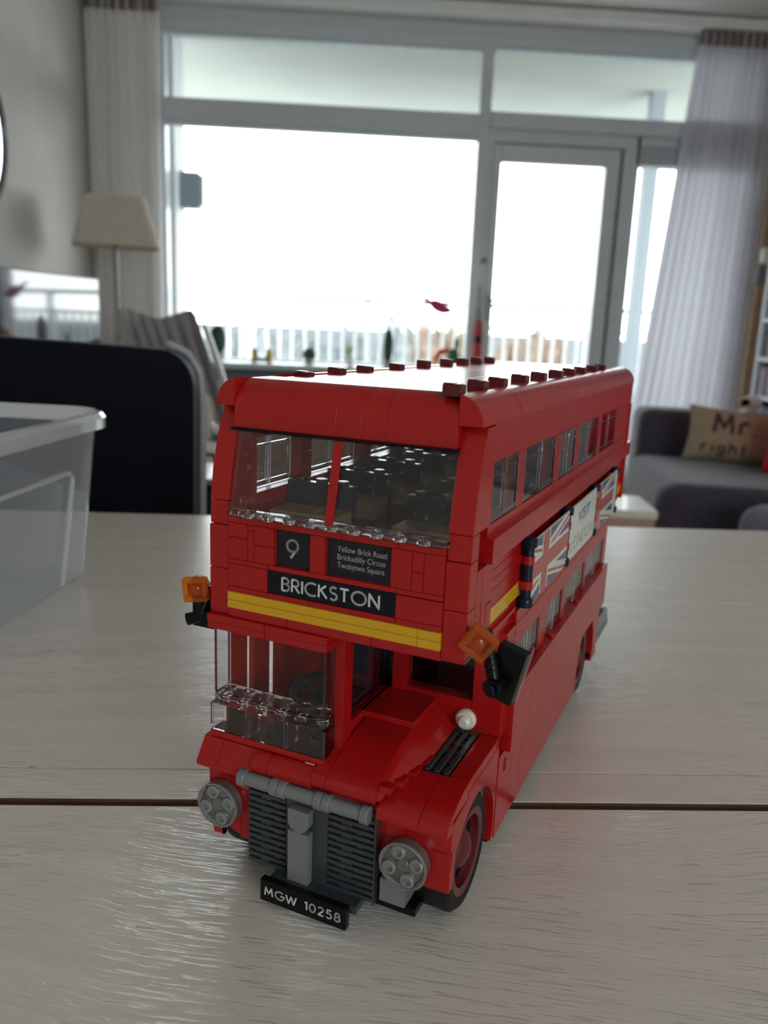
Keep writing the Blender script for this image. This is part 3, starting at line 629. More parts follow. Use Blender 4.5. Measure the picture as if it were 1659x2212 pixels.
MB().box(-0.075, 0.075, -0.11, 0.11, 0, z(-0.17)).build('body', NAVY, bg, 0.02, 3); MB().box(-0.078, 0.078, -0.113, 0.113, z(-0.175), z(-0.16)).build('rim', LGREY, bg, 0.004)
MB().tube([(-0.05, -0.11, z(-0.16)), (-0.04, -0.12, z(-0.10)), (0.04, -0.12, z(-0.10)), (0.05, -0.11, z(-0.16))], 0.006, 8).build('handle', NAVY, bg)

# ------------------------------------------------------------------ on the window sill
GRN = plastic('cactus_green', (0.035, 0.085, 0.05), 0.6, 0, 0.3, 0.15, 40); LIME = plastic('lime_leaf', (0.30, 0.55, 0.10), 0.5); POT = plastic('pot_white', (0.7, 0.7, 0.7), 0.4); POTG = plastic('pot_grey', (0.35, 0.36, 0.36), 0.5)
SZ = TZ-0.012; SYY = 4.42
def pot(t, r, h, mat): MB().lathe([(r*0.75, 0), (r, h*0.9), (r*1.06, h*0.9), (r*1.06, h), (r*0.9, h), (r*0.88, h*0.85)], (0, 0, 0), (0, 0, 1), 20).build('pot', mat, t)
def ribs(n): return lambda a, t: 1+0.10*math.cos(n*t)
t = thing('potted_cactus', 'green cactus in a pot at the left end of the sill by the armchair', 'cactus', (-0.71, SYY, SZ)); pot(t, 0.04, 0.05, POTG)
MB().ball((0, 0, 0.115), 0.042, None, 0.075, 30, 12, ribs(10)).build('stem', GRN, t)
t = thing('potted_cactus', 'round green cactus in a low glassy pot on the sill', 'cactus', (-0.195, SYY, SZ)); pot(t, 0.028, 0.03, POTG)
MB().ball((0, 0, 0.052), 0.034, None, 0.034, 30, 12, ribs(12)).build('stem', GRN, t)
t = thing('potted_cactus', 'tall dark column cactus standing on the sill', 'cactus', (0.25, SYY, SZ)); pot(t, 0.03, 0.035, POTG)
MB().ball((0, 0, 0.115), 0.026, None, 0.09, 30, 12, ribs(9)).build('stem', GRN, t)
t = thing('seedling_pot', 'small lime green sprig in a white pot on the sill', 'plant', (0.035, SYY, SZ)); pot(t, 0.022, 0.05, POT)
for k in range(7):
    a = k*0.9; MB().tube([(0, 0, 0.05), (0.008*math.cos(a), 0.008*math.sin(a), 0.08), (0.018*math.cos(a), 0.018*math.sin(a), 0.105+0.004*k)], [0.004, 0.005, 0.001], 6).build('leaf', LIME, t)
def glass_mat():
    m, nt, b = _mat('ornament_glass'); b.inputs['Transmission Weight'].default_value = 1; b.inputs['Roughness'].default_value = 0.03; b.inputs['Base Color'].default_value = (0.9, 0.95, 1, 1); return m
OG = glass_mat(); GOLD = plastic('gold_wax', (0.65, 0.36, 0.06), 0.35)
t = thing('candle_holder', 'clear glass flame ornament between two golden candles on the sill', 'ornament', (-0.462, SYY, SZ))
MB().lathe([(0.03, 0), (0.032, 0.03), (0.022, 0.06), (0.026, 0.10), (0.020, 0.14), (0.003, 0.185)], (0, 0, 0), (0, 0, 1), 20).build('glass', OG, t)
for sx in (-1, 1): MB().lathe([(0.016, 0), (0.017, 0.055), (0.012, 0.075), (0.002, 0.08)], (sx*0.042, 0, 0), (0, 0, 1), 14).build('candle', GOLD, t)
ORG = plastic('orange_red', (0.85, 0.10, 0.02), 0.5); DKG = plastic('toy_green', (0.02, 0.16, 0.06), 0.5)
t = thing('parrot_figure', 'green figure with orange red arched wing at the right end of the sill', 'figure', (0.605, SYY, SZ))
MB().ball((0.02, 0, 0.06), 0.032, 0.025, 0.06).build('body', DKG, t); MB().ball((0.035, 0, 0.145), 0.014, 0.012, 0.034).build('head', DKG, t)
MB().ball((-0.04, 0, 0.035), 0.03, 0.025, 0.035).build('belly', WHITEP, t); MB().ball((0.066, 0, 0.055), 0.016, 0.012, 0.02).build('tail', OUTG, t)
MB().tube([(-0.085, 0, 0.025), (-0.082, 0, 0.06), (-0.06, 0, 0.09), (-0.025, 0, 0.105), (0.01, 0, 0.105)], [0.008, 0.015, 0.018, 0.016, 0.006], 10).build('wing', ORG, t)
PNK = plastic('pink_felt', (0.62, 0.05, 0.20), 0.8)
t = thing('hanging_bird', 'small pink bird ornament hanging in the window on a thread', 'ornament', (0.52, 4.48, z(0.342))); t.scale = (1.35, 1.35, 1.35)
MB().ball((0.012, 0, 0), 0.046, 0.02, 0.024).rot(0.45, 'Y', (0, 0, 0)).build('body', PNK, t)
MB().add([(-0.022, 0.004, 0.012), (-0.03, -0.004, 0.026), (-0.085, 0.004, 0.05), (-0.085, -0.004, 0.036), (-0.022, -0.008, 0.002), (-0.03, 0.008, 0.0)], [(0, 1, 2), (1, 3, 2), (4, 3, 1), (5, 0, 2), (4, 5, 2, 3), (0, 5, 4, 1)]).build('tail', PNK, t)
MB().ball((0.05, 0, -0.018), 0.016, 0.013, 0.014).build('head', PNK, t); MB().cyl((0.01, 0, 0.02), (0.01, 0.025, 0.675), 0.0006, 5).build('thread', WHITEP, t)
um = thing('folded_umbrella', 'folded red and dark umbrella hanging on the window mullion', 'umbrella', (0.765, YW-0.075, z(0.46)))
UR = plastic('umbrella_red', (0.45, 0.05, 0.05), 0.8)
MB().tube([(0, 0, -0.12), (0.002, 0, -0.25)], [0.010, 0.019], 12).build('sleeve', OUTG, um); MB().tube([(0.002, 0, -0.19), (0.004, 0, -0.24), (0.006, 0, -0.50)], [0.016, 0.022, 0.026], 12).build('canopy', UR, um)
MB().lathe([(0.024, 0), (0.024, 0.035)], (0.0045, 0, -0.315), (0, 0, 1), 12).build('strap', BLK, um); MB().tube([(0, 0, -0.12), (0, 0, -0.02), (0, 0.02, 0.0), (0, 0.05, 0.0)], 0.006, 8).build('hook', OUTG, um)

# ------------------------------------------------------------------ dining table, chair, storage box
WOODC = (0.82, 0.755, 0.69)
TWA = table_wood('whitewashed_oak_near', WOODC, (0.3, 0.1, 0), True, 0.72); TWB = table_wood('whitewashed_oak_far', WOODC, (1.7, 0.6, 0), False, 0.5)
TWD = plastic('raw_oak_edge', (0.10, 0.052, 0.024), 0.8, var=0.2, scale=30)
tb = thing('dining_table', 'white washed oak dining table carrying the red bus', 'table', (0, 0, 0))
PX0, PX1 = -1.05, 1.05
for y0, y1, mt in ((-0.62, -0.31, TWB), (-0.309, 0.0590, TWA), (0.0647, 0.0883, TWB), (0.0893, 0.3445, TWB), (0.3455, 0.5965, TWB)):
    MB().box(PX0, PX1, y0, y1, TZ-0.028, TZ).build('plank', mt, tb, 0.0003, 2)
MB().box(PX0+0.02, PX1-0.02, -0.60, 0.58, TZ-0.05, TZ-0.0285).build('under_board', TWD, tb)
MB().box(PX0+0.002, PX1-0.002, 0.0592, 0.0640, TZ-0.028, TZ-0.0022).box(PX0+0.002, PX1-0.002, 0.0640, 0.0646, TZ-0.028, TZ-0.0003).build('gap_strip', TWD, tb)
for ax_ in (-0.97, 0.97):
    for ay_ in (-0.55, 0.52): MB().box(ax_-0.04, ax_+0.04, ay_-0.04, ay_+0.04, 0, TZ-0.05).build('leg', TWB, tb, 0.004)
ch = thing('dining_chair', 'dark navy upholstered dining chair at the far side of the table', 'chair', (-0.43, 0.76, 0))
CHB = plastic('navy_leather', (0.004, 0.005, 0.010), 0.6, 0, 0.12, 0.1, 60, 0.1, 500); CHE = plastic('lit_edge', (0.40, 0.40, 0.46), 0.45)
pr = [(-0.25, z(-0.34)), (0.247, z(-0.34))] + arc(0.252-0.04, z(0.168)-0.045, 0.04, 0, PI/2, 6, 0.045)[0:] + [(0.0, z(0.176)), (-0.21, z(0.172)), (-0.25, z(0.13))]
MB().prism(pr, 'y', -0.02, 0.028).build('backrest', CHB, ch, 0.006, 3)
MB().tube([(0.247, 0.032, z(-0.33)), (0.2535, 0.032, z(0.10)), (0.25, 0.032, z(0.14)), (0.236, 0.032, z(0.162)), (0.212, 0.032, z(0.173))], 0.0055, 8).build('lit_edge_piping', CHE, ch)  # pale tube paints the lit right edge of the backrest
MB().box(-0.24, 0.24, -0.42, 0.02, z(-0.34), z(-0.265)).build('seat', CHB, ch, 0.02, 3)
for ax_ in (-0.21, 0.21):
    for ay_ in (-0.38, 0.0): MB().cyl((ax_, ay_, 0), (ax_, ay_, z(-0.33)), 0.014, 12, 0.02).build('leg', BLK, ch)
# clear storage box
BOXM = thin_glass('clear_polypropylene', (0.93, 0.955, 0.985), 1.1, 0.05, 0.22, (0.76, 0.82, 0.93)); RIMM = thin_glass('box_rim', (0.95, 0.97, 1.0), 1.8, 0.04, 0.5, (0.95, 0.95, 0.94))
sb = thing('storage_box', 'empty clear plastic storage box with a thick rim on the table', 'box', (-0.1955, 0.385, TZ), math.radians(-7.5))
BW, BL, BHh = 0.30, 0.44, 0.132
def boxring(gx, zz, r=0.022): return [(x_, y_, zz) for x_, y_ in rrect(-BW-gx, gx, -BL-gx, gx, r+gx, 6)]
def shell(levels, mat, name, close=False):
    m = MB(); k = len(levels[0]); vs = [p for l in levels for p in l]
    fs = [(j*k+i, j*k+(i+1) % k, (j+1)*k+(i+1) % k, (j+1)*k+i) for j in range(len(levels)-1) for i in range(k)]
    if close: fs.append(tuple(range(k))[::-1])
    return m.add(vs, fs).build(name, mat, sb)
shell([boxring(-0.006, 0.0008), boxring(0.0, 0.006), boxring(0.013, 0.121)], BOXM, 'tub', True)
shell([boxring(0.013, 0.121), boxring(0.013, 0.130), boxring(0.0145, 0.1332), boxring(0.0185, 0.1325), boxring(0.021, 0.129), boxring(0.021, 0.121), boxring(0.019, 0.121), boxring(0.019, 0.1285), boxring(0.0140, 0.1305)], RIMM, 'rim')
m = MB(); PXo = 0.0018
def side_x(zz): return 0.013*zz/0.121+PXo
m.tube([(side_x(0.008), -0.058, 0.008), (side_x(0.088), -0.052, 0.088), (side_x(0.093), -0.058, 0.093), (side_x(0.092), -0.36, 0.092), (side_x(0.008), -0.36, 0.008)], 0.0016, 6).build('rib', RIMM, sb)
for yy in (-0.09, -0.19): MB().box(-BW+0.01, -BW+0.02, yy-0.004, yy+0.004, 0.01, 0.12).build('rib', RIMM, sb)
for xx in (-0.10, -0.2): MB().box(xx-0.003, xx+0.003, 0.008, 0.013, 0.085, 0.121).build('rib', RIMM, sb)

# ================================================================== the toy bus (millimetres in its own frame, front = -y)
bus = thing('toy_bus', 'red toy brick double-decker bus with route 9 sign on the white table', 'toy bus', (0, 0, TZ), -0.4799)
S = 0.001
def M_(): return MB(S)
def brick(x0, x1, y0, y1, z0, z1, mat=RED, name='brick', bev=0.28, g=0.06, par=None):
    return M_().box(x0+g, x1-g, y0, y1, z0+g, z1-g).build(name, mat, par or bus, bev, 2)
def brick_x(X0, X1, y0, y1, z0, z1, mat=RED, name='brick', bev=0.28, g=0.06, par=None):   # side pieces: joints along y and z
    return M_().box(X0, X1, y0+g, y1-g, z0+g, z1-g).build(name, mat, par or bus, bev, 2)

# ---- front panel of the upper deck
for x0, x1 in ((-40, -16), (-16, 16), (16, 40)): brick(x0, x1, 0, 8, 101.9, 105.3)
for x0, x1, z0, z1 in ((-40, -32, 108.3, 111.3), (-32, 32, 108.3, 111.3), (32, 40, 108.3, 111.3), (-40, 32, 105.3, 108.3), (32, 40, 105.3, 108.3)): brick(x0, x1, -0.5, 8, z0, z1, YEL, 'yellow_tile', 0.2)
for x0, x1 in ((-40, -24), (-24, -8), (-8, 8), (8, 24), (24, 40)): brick(x0, x1, 0, 8, 111.3, 113.2)
brick(-40, -24, 0, 8, 113.2, 121.4); brick(24, 40, 0, 8, 113.2, 121.2)
brick(-24, 24, 2.2, 8, 113.2, 121.4, BLK)
for x0, x1 in ((-40, -24), (-24, 0), (0, 24), (24, 40)): brick(x0, x1, 0.0 if abs(x0+x1) > 40 else 0.2, 8, 121.4, 123.2)
for x0, x1, z0, z1 in ((-40, -32, 123.2, 131), (-32, -29.3, 123.2, 134), (-29.3, -21.4, 123.2, 129.4), (-29.3, -21.4, 129.4, 136.1), (-40, -32, 131, 136.1), (-32, -29.3, 134, 136.1), (-7.5, -1.9, 123.2, 136.1), (21.8, 29, 123.2, 136.1), (29, 33, 123.2, 129.6), (29, 33, 129.6, 136.1), (33, 40, 123.2, 136.1)): brick(x0, x1, 0, 8, z0, z1)
for x0, x1 in ((-40, -20), (-20, 4), (4, 24), (24, 40)): brick(x0, x1, 0, 8, 136.1, 138.5)
M_().box(-40, 40, 8.2, 14, 102, 138).build('inner_wall', DRED, bus)
def sign(name, x0, x1, z0, z1, y, cover=True):
    t = M_().box(x0, x1, y, y+1.6, z0, z1).build(name, SIGN, bus, 0.15)
    if cover:
        M_().box(x0+0.1, x1-0.1, 0.35, 0.8, z0+0.1, z1-0.1).build('cover_plate', SMOKE, t, 0.25)
    return t
sg = sign('destination_sign', -24, 24, 113.3, 121.3, 0.5, False)
mb = M_(); stroke_text(mb, 'BRICKSTON', 5.1, 0.72, lambda a, b: (a-18.2, 0.42, 114.75+b), 0.236); mb.build('lettering', LETTER, sg)
sg = sign('route_number_sign', -21.4, -7.5, 123.3, 136.0, 1.9)
mb = M_(); stroke_text(mb, '9', 7.1, 0.85, lambda a, b: (a-17.3, 1.8, 126.0+b)); mb.build('lettering', LETTER, sg)
sg = sign('via_sign', -1.9, 21.8, 123.3, 136.0, 1.9)
mb = M_()
for k, tx in enumerate(('Yellow Brick Road', 'Brickadilly Circus', 'Twobytwo Square')):
    font_text(mb, tx, 2.75, (lambda kk: lambda a, b: (a+1.9, 1.8, 131.6-2.75*kk+b))(k), -0.012, (17.6, 17.2, 17.0)[k])
mb.build('lettering', LETTER, sg)
# corner blocks and leaning pillars
for sx in (1, -1):
    a, b = (40, 48) if sx > 0 else (-48, -40)
    for z0, z1, y0 in ((103.2, 119, 0.3), (119, 134.6, 0.3), (134.6, 143.2, 0.9)): brick(a, b, y0, 8, z0, z1, RED, 'brick', 0.5)
    for z0, z1 in ((101.9, 103.2),): brick(a, b, 0.9, 26, z0, z1)
    M_().prism([(0.9, 143.3), (2.6, 154), (5.4, 165.5), (9.4, 175.2), (18, 175.2), (18, 143.3)], 'x', a+0.05, b-0.05).build('pillar', RED, bus, 0.25)
    for k, (y0, y1, z0, z1, dx) in enumerate(((8, 10.6, 103.2, 130.4, .1), (10.6, 14.6, 103.2, 118, .35), (10.6, 14.6, 118, 130.4, .2), (14.6, 19.4, 103.2, 130.4, .2), (19.4, 25.6, 103.2, 116, .1), (19.4, 25.6, 116, 130.4, .3))):
        X1 = 48-dx
        brick_x(*((X1-6, X1) if sx > 0 else (-X1, -X1+6)), y0, y1, z0, z1, RED, 'plate', 0.2, 0.1)

# ---- front window of the upper deck
ws = M_().prism([(-1.4, 138.7), (-1.4, 141.0), (2.2, 141.0), (2.2, 138.7)], 'x', -38.9, 40.7).build('windscreen', CLEARR, bus, 0.5, 2)
M_().add([(-38.9, -0.6, 141), (40.7, -0.6, 141), (40.7, 5.0, 167.6), (-38.9, 5.0, 167.6), (-38.9, 0.5, 141), (40.7, 0.5, 141), (40.7, 6.1, 167.6), (-38.9, 6.1, 167.6)], [(0, 1, 2, 3), (5, 4, 7, 6), (1, 5, 6, 2), (4, 0, 3, 7), (3, 2, 6, 7)]).build('pane', CLEARS, ws)
for sx in (-38.9, 40.0): M_().prism([(0.5, 141), (12, 141), (12, 167.6), (6.1, 167.6)], 'x', sx, sx+0.8).build('side_pane', CLEAR, ws)
for k in range(9): M_().lathe([(2.3, 0), (2.3, 1.5), (2.1, 1.7)], (-31.2+8*k, -0.1, 138.8), (0, 0, 1), 14).build('stud', CLEARR, ws)
M_().prism([(-1.2, 140.6), (4.5, 168.2), (3.6, 168.2), (-2.1, 140.6)], 'x', -1.3, 1.7).build('centre_bar', RED, bus, 0.2)
M_().prism([(2, 167.7), (2, 168.6), (12, 168.6), (12, 167.7)], 'x', -40, 40).build('window_head', BLK, bus)

# ---- roof: bowed front pieces, rolled side pieces, flat middle
RP = [(3.6, 168.6), (3.7, 171.5)] + [(14.2-10.4*math.cos(t), 173.5+11.3*math.sin(t)) for t in [0.15+(PI/2-0.15)*i/8 for i in range(9)]] + [(25.4, 184.8), (25.4, 168.6)]
for x0, x1 in ((-40, -1), (-1, 8), (8, 16.2), (16.2, 40)): M_().prism(RP, 'x', x0+0.06, x1-0.06).build('roof_front_piece', RED, bus, 0.12, 1)
RS = [(39.5, 163.2)] + [(39.0+8.8*math.cos(t), 175.6+9.4*math.sin(t)) for t in [PI/2*i/8 for i in range(9)]][0:] + [(36, 185.0), (36, 163.2)]
RS = [(36, 175.6)] + [(39.0+8.9*math.cos(t), 175.6+9.4*math.sin(t)) for t in [PI/2*i/9 for i in range(10)]] + [(36, 185.0)]
for sx in (1, -1):
    prof = [(sx*a, b) for a, b in RS]
    for y0, y1 in ((4.2, 46), (46.6, 78), (78, 110), (110, 142), (142, 176), (176, 216), (216, 264), (264, 312)):
        M_().prism([(sx*max(abs(p[0]), 40.06), p[1]) for p in prof] if y0 < 40 else prof, 'y', y0+0.05, y1-0.05).build('roof_side_piece', RED, bus, 0.12, 1)
for k, (y0, y1) in enumerate(((25.5, 64), (64, 128), (128, 192), (192, 256), (256, 312))):
    for x0, x1 in ((-36, -12), (-12, 12), (12, 36)): brick(x0, x1, y0+0.06, y1-0.06, 181.5, 184.6, RED, 'roof_tile', 0.2)
for sx, ys, zb in ((-36, (43.3, 69.5, 95.3, 129.4, 163, 196, 222, 247, 273), (182.6, 182.4, 183.4, 183.6, 184.6, 184.6, 184.6, 184.6, 184.6)), (36.3, (9.0, 32, 54, 83, 112, 143, 170, 196, 228, 252), (184.9,)*10)):
    for k, y in enumerate(ys):
        hh = (4.6 if k == 1 else 3.7) if sx < 0 else 3.1; q = 2.9
        m = M_().box(sx-q, sx+q, y-q, y+q, zb[k]-1, zb[k]+hh-0.5); m.box(sx-q, sx+0.3, y-q+0.6, y+q-0.6, zb[k]+hh-0.6, zb[k]+hh); m.box(sx+0.3, sx+q, y-q, y+0.4, zb[k]+hh-0.6, zb[k]+hh-0.2)
        m.build('roof_clip', DRED, bus, 0.2)

# ---- upper side walls with their windows (both sides)
WY = [(19, 51), (59, 107), (115, 147), (155, 203), (211, 259)]
for sx in (1, -1):
    def bx(a, b, y0, y1, z0, z1, mat=RED, name='brick', bev=0.2, g=0.06):
        return brick_x(*((a, b) if sx > 0 else (-b, -a)), y0, y1, z0, z1, mat, name, bev, g)
    prev = 17.6
    for i, (y0, y1) in enumerate(WY):
        if y0-prev > 0.5: bx(41, 47.2, prev, y0, 143, 154); bx(41, 47.2, prev, y0, 154, 163.2)
        prev = y1
    bx(41, 47.2, 259, 312, 143, 163.2)
    ya = 18
    for yb in (46, 64, 110, 152, 208, 264, 312): bx(41, 47.4, ya, yb, 163.2, 175.5, RED, 'brick', 0.25); ya = yb
    ya = 9.5
    for yb in (60, 112, 168, 224, 312): bx(41, 47.2, ya if ya > 10 else 18, yb, 138.4, 143); ya = yb
    ya = 17.5
    for yb in (85, 139, 200, 262, 312): bx(44, 49.6, ya, yb, 130.4, 138.9, RED, 'ledge_brick', 0.3); ya = yb
    for i, (y0, y1) in enumerate(WY):
        w = M_().box(*sorted((sx*46.2, sx*46.7)), y0, y1, 143.2, 163.2).build('side_window', CLEARS if i < 2 else CLEAR, bus)
        mid = (y0+y1)/2; m = M_()
        for c in ((y0+0.1, y0+1.5), (mid-1.3, mid-0.3), (mid+0.3, mid+1.3), (y1-1.5, y1-0.1)): m.box(*sorted((sx*45.9, sx*47.1)), c[0], c[1], 143.3, 163.1)
        for c in ((143.25, 145.2), (158.2, 159.3), (161.6, 163.1)): m.box(*sorted((sx*45.9, sx*47.0)), y0+0.2, y1-0.2, c[0], c[1])
        m.build('glazing_bar', CLEARR, w, 0.15, 1)
    # advert recess: stacked bricks with the yellow line running through
    zz = [(101.9, 105.4), (111.2, 117.6), (117.6, 121.2), (121.2, 125), (125, 130.4)]
    for q, (z0, z1) in enumerate(zz):
        ya = 25.7
        for yb in ((66, 130, 194, 258, 312) if q % 2 else (49, 98, 162, 226, 290, 312)): bx(40, 46.3, ya, yb, z0, z1); ya = yb
    ya = 25.7
    for yb in (66, 130, 194, 258, 312): bx(40, 46.5, ya, yb, 105.4, 111.2, YEL, 'yellow_tile'); ya = yb
    for yb, yc in ((25, 60), (60, 130), (130, 200), (200, 262)): bx(40, 48.2, max(yb, 60), yc, 96.2, 101.5) if yc > 60 else None
    bx(40, 46.2, 26, 60, 96.2, 101.9)
brick(-48, 48, 308, 312, 101.9, 163.2); brick(-40, 40, 308, 312, 163.2, 184)

# ---- advertising hoarding on the viewer's side: four banded posts carrying three boards
pys = (66.5, 131, 196.5, 262)
for y in pys:
    m = M_().cyl((49.2, y, 103.4), (49.2, y, 128), 2.1, 16); m.lathe([(3.0, 0), (3.1, 0.4), (3.1, 3.0), (2.9, 3.3)], (49.2, y, 101.7), (0, 0, 1), 18); m.lathe([(2.9, 0), (3.1, 0.4), (3.1, 3.2), (2.6, 3.5)], (49.2, y, 125.2), (0, 0, 1), 18)
    p = m.build('hoarding_post', NAVY, bus)
    for zc in (108.8, 118.6):
        m = M_().lathe([(2.5, 0), (2.5, 3.2)], (49.2, y, zc), (0, 0, 1), 18); m.box(45.8, 49.2, y-1.5, y+1.5, zc, zc+3.2); m.build('clip', RED, p, 0.1, 1)
BXX = 50.1; bz0, bz1 = 102.4, 127.6
def clip_y(pts, a, b):
    for lim, sg in ((a, 1), (b, -1)):
        out = []
        for i, p in enumerate(pts):
            q = pts[(i+1) % len(pts)]; pin, qin = sg*(p[0]-lim) >= 0, sg*(q[0]-lim) >= 0
            if pin: out.append(p)
            if pin != qin: t = (lim-p[0])/(q[0]-p[0]); out.append((lim, p[1]+t*(q[1]-p[1])))
        pts = out
        if len(pts) < 3: return []
    return pts
def flag(mb_r, mb_b, y0, y1, yc, hw, zb, zt, x):
    """union flag centred at yc with half width hw, cropped to the board; red and blue stand a hair proud of the white board"""
    cz_ = (zb+zt)/2; h = (zt-zb)/2
    def quad(mb, pts, lift):
        P = clip_y([(yc+p[0], cz_+p[1]) for p in pts], y0, y1)
        if len(P) >= 3: mb.add([(x+lift, p[0], p[1]) for p in P], [tuple(range(len(P)))])
    r = 4.6; rr = 3.3; f = 2.0
    quad(mb_r, [(-hw, -rr), (hw, -rr), (hw, rr), (-hw, rr)], 0.10); quad(mb_r, [(-r, -h), (r, -h), (r, -rr), (-r, -rr)], 0.10); quad(mb_r, [(-r, rr), (r, rr), (r, h), (-r, h)], 0.10)
    X0, Z0 = r+f, rr+f; D = (hw-X0)/(h-Z0)                     # the diagonal runs from (X0, Z0) to (hw, h)
    w1 = 4.2
    for sy in (-1, 1):
        for sz in (-1, 1):
            q = lambda pts: [(sy*a_, sz*b_) for a_, b_ in pts]
            quad(mb_b, q([(X0, Z0+w1/1.6), (X0, h), (hw-w1*D/1.6, h)]), 0.06)
            quad(mb_b, q([(X0+w1*D/1.6, Z0), (hw, Z0), (hw, h-w1/1.6)]), 0.06)
            o_ = 0.75 if sy*sz > 0 else -0.75
            quad(mb_r, q([(X0, Z0), (X0+1.3*D, Z0), (hw, h-1.3), (hw, h)] if sy*sz > 0 else [(X0, Z0), (X0, Z0+1.3), (hw-1.3*D, h), (hw, h)]), 0.06)
for k in range(3):
    y0, y1 = pys[k]+1.2, pys[k+1]+1.2
    bd = M_().box(BXX, BXX+0.9, y0, y1-0.2, bz0, bz1).build('advert_board', FWHT, bus, 0.1, 1)
    xf = BXX+0.9
    if k != 1:
        r_, b_ = M_(), M_(); flag(r_, b_, y0+0.3, y1-0.5, y0+(19.5 if k == 0 else 8), 44, bz0+0.3, bz1-0.3, xf); r_.build('flag_red', FRED, bd); b_.build('flag_blue', FBLUE, bd)
    else:
        mb = M_(); font_text(mb, 'VISIT', 8.2, lambda a, b: (xf+0.06, y0+18+a, 117.5+b), 0.02, 28); mb.build('lettering', FBLUE, bd)
        mb = M_(); font_text(mb, 'LONDON', 9.5, lambda a, b: (xf+0.06, y0+5+a, 105.5+b), -0.12, 54); mb.build('lettering', plastic('print_grey', (0.35, 0.37, 0.36), 0.3), bd)

# ---- lower deck, viewer's side
ya = 60
LW = [(63, 100), (112, 143.5), (150, 196), (200.5, 251)]
prev = 60
for (y0, y1) in LW:
    brick_x(42, 48.2, prev, y0, 71, 87.4, RED, 'brick', 0.2); prev = y1
    w = M_().box(47.0, 47.6, y0, y1, 72, 87.2).build('side_window', CLEAR, bus); m = M_(); mid = (y0+y1)/2
    for c in ((y0+0.1, y0+1.3), (mid-1.2, mid-0.2), (mid+0.2, mid+1.2), (y1-1.3, y1-0.1)): m.box(46.8, 48.0, c[0], c[1], 72.1, 87.1)
    m.build('glazing_bar', CLEARR, w, 0.15, 1)
    M_().box(44.6, 45.2, y0-3, y1+3, 70, 88).build('grey_backing', LGREY, w)  # grey sheet close behind the pane, hides the inside
brick_x(42, 48.2, prev, 262, 71, 87.4)
ya = 60
for yb in (124, 188, 262): brick_x(42, 48.3, ya, yb, 87.4, 96.2); ya = yb
ya = 56
for yb in (106, 148, 202, 259): brick_x(43, 51, ya, yb, 45.5, 70.8, RED, 'side_panel', 0.3); ya = yb
for yy in (121, 176): M_().lathe([(2.0, 0), (2.0, 1.0), (1.7, 1.3)], (49.4, yy, 70.7), (0, 0, 1), 14).build('stud', RED, bus)
# skirt pieces with the rear wheel arch
def arch_poly(ya, yb, zb, zt, cyy, cz, r, n=14):
    a0 = math.asin(max(-1, (zb-cz)/r)); p = [(ya, zb)]
    p += [(cyy - r*math.cos(t), cz + r*math.sin(t)) for t in [a0+(PI-2*a0)*i/n for i in range(n+1)]]
    return p + [(yb, zb), (yb, zt), (ya, zt)]
for y0, y1 in ((50.3, 70), (70, 112), (112, 156), (156, 196)): brick_x(44, 48.4, y0, y1, 11.2, 45.5, RED, 'skirt_panel', 0.2)
M_().prism(arch_poly(196.1, 262, 11.2, 45.5, 225, 21, 24), 'x', 44, 48.4).build('skirt_arch', RED, bus, 0.2)
brick_x(40, 46, 50.5, 60, 8.2, 11.2, BLK, 'black_plate'); brick_x(40, 47.5, 246, 254, 13, 16, BLK, 'black_plate')
# bulkhead behind the bonnet, entrance pillar
M_().prism([(7.0, 54.4), (38.5, 54.4), (38.5, 66.4), (7.0, 66.4)], 'y', 49.6, 56).build('bulkhead', RED, bus, 0.2)
brick(36.4, 48.2, 49.0, 60, 54.4, 96.2, RED, 'brick', 0.3); brick(3.0, 8.6, 49.0, 56, 54.4, 101, RED); brick(8.6, 36.4, 50.5, 57, 84.5, 101, RED)
fw = M_().box(8.6, 36.4, 53.0, 53.8, 66.4, 84.5).build('bulkhead_window', CLEAR, bus)
m = M_()
for c in ((8.7, 10.0), (35.0, 36.3)): m.box(c[0], c[1], 52.2, 54.2, 66.5, 84.4)
m.box(10, 35, 52.0, 54.2, 66.5, 67.6); m.build('glazing_bar', CLEAR, fw, 0.2, 1)
M_().box(-47, 47.5, 9, 60, 101.9, 103.1).build('deck_underside', RED, bus)
# plain viewer-far side of the lower deck, rear bulkhead, floors
M_().box(-48, -44, 50, 262, 12, 96.2).build('far_side_wall', RED, bus, 0.2); M_().box(-44, 44, 256, 260, 14, 96.2).build('rear_bulkhead', RED, bus)
M_().box(-44, 44, 50, 258, 40, 43).build('lower_floor', DGREY, bus); M_().box(-46, 46, 10, 308, 125.6, 128.6).build('upper_floor', DRED, bus)
M_().box(-30, 30, 4, 262, 9, 22).build('chassis', BLK, bus)
pl = M_().prism([(-40, 262), (47.6, 262), (47.6, 308), (43.5, 330), (-40, 330)], 'z', 15.5, 19.5).build('rear_platform', DGREY, bus, 0.3)
for yy in range(268, 326, 6): M_().box(-36, 42, yy, yy+2.2, 19.4, 20.6).build('tread', DGREY, pl, 0.15, 1)

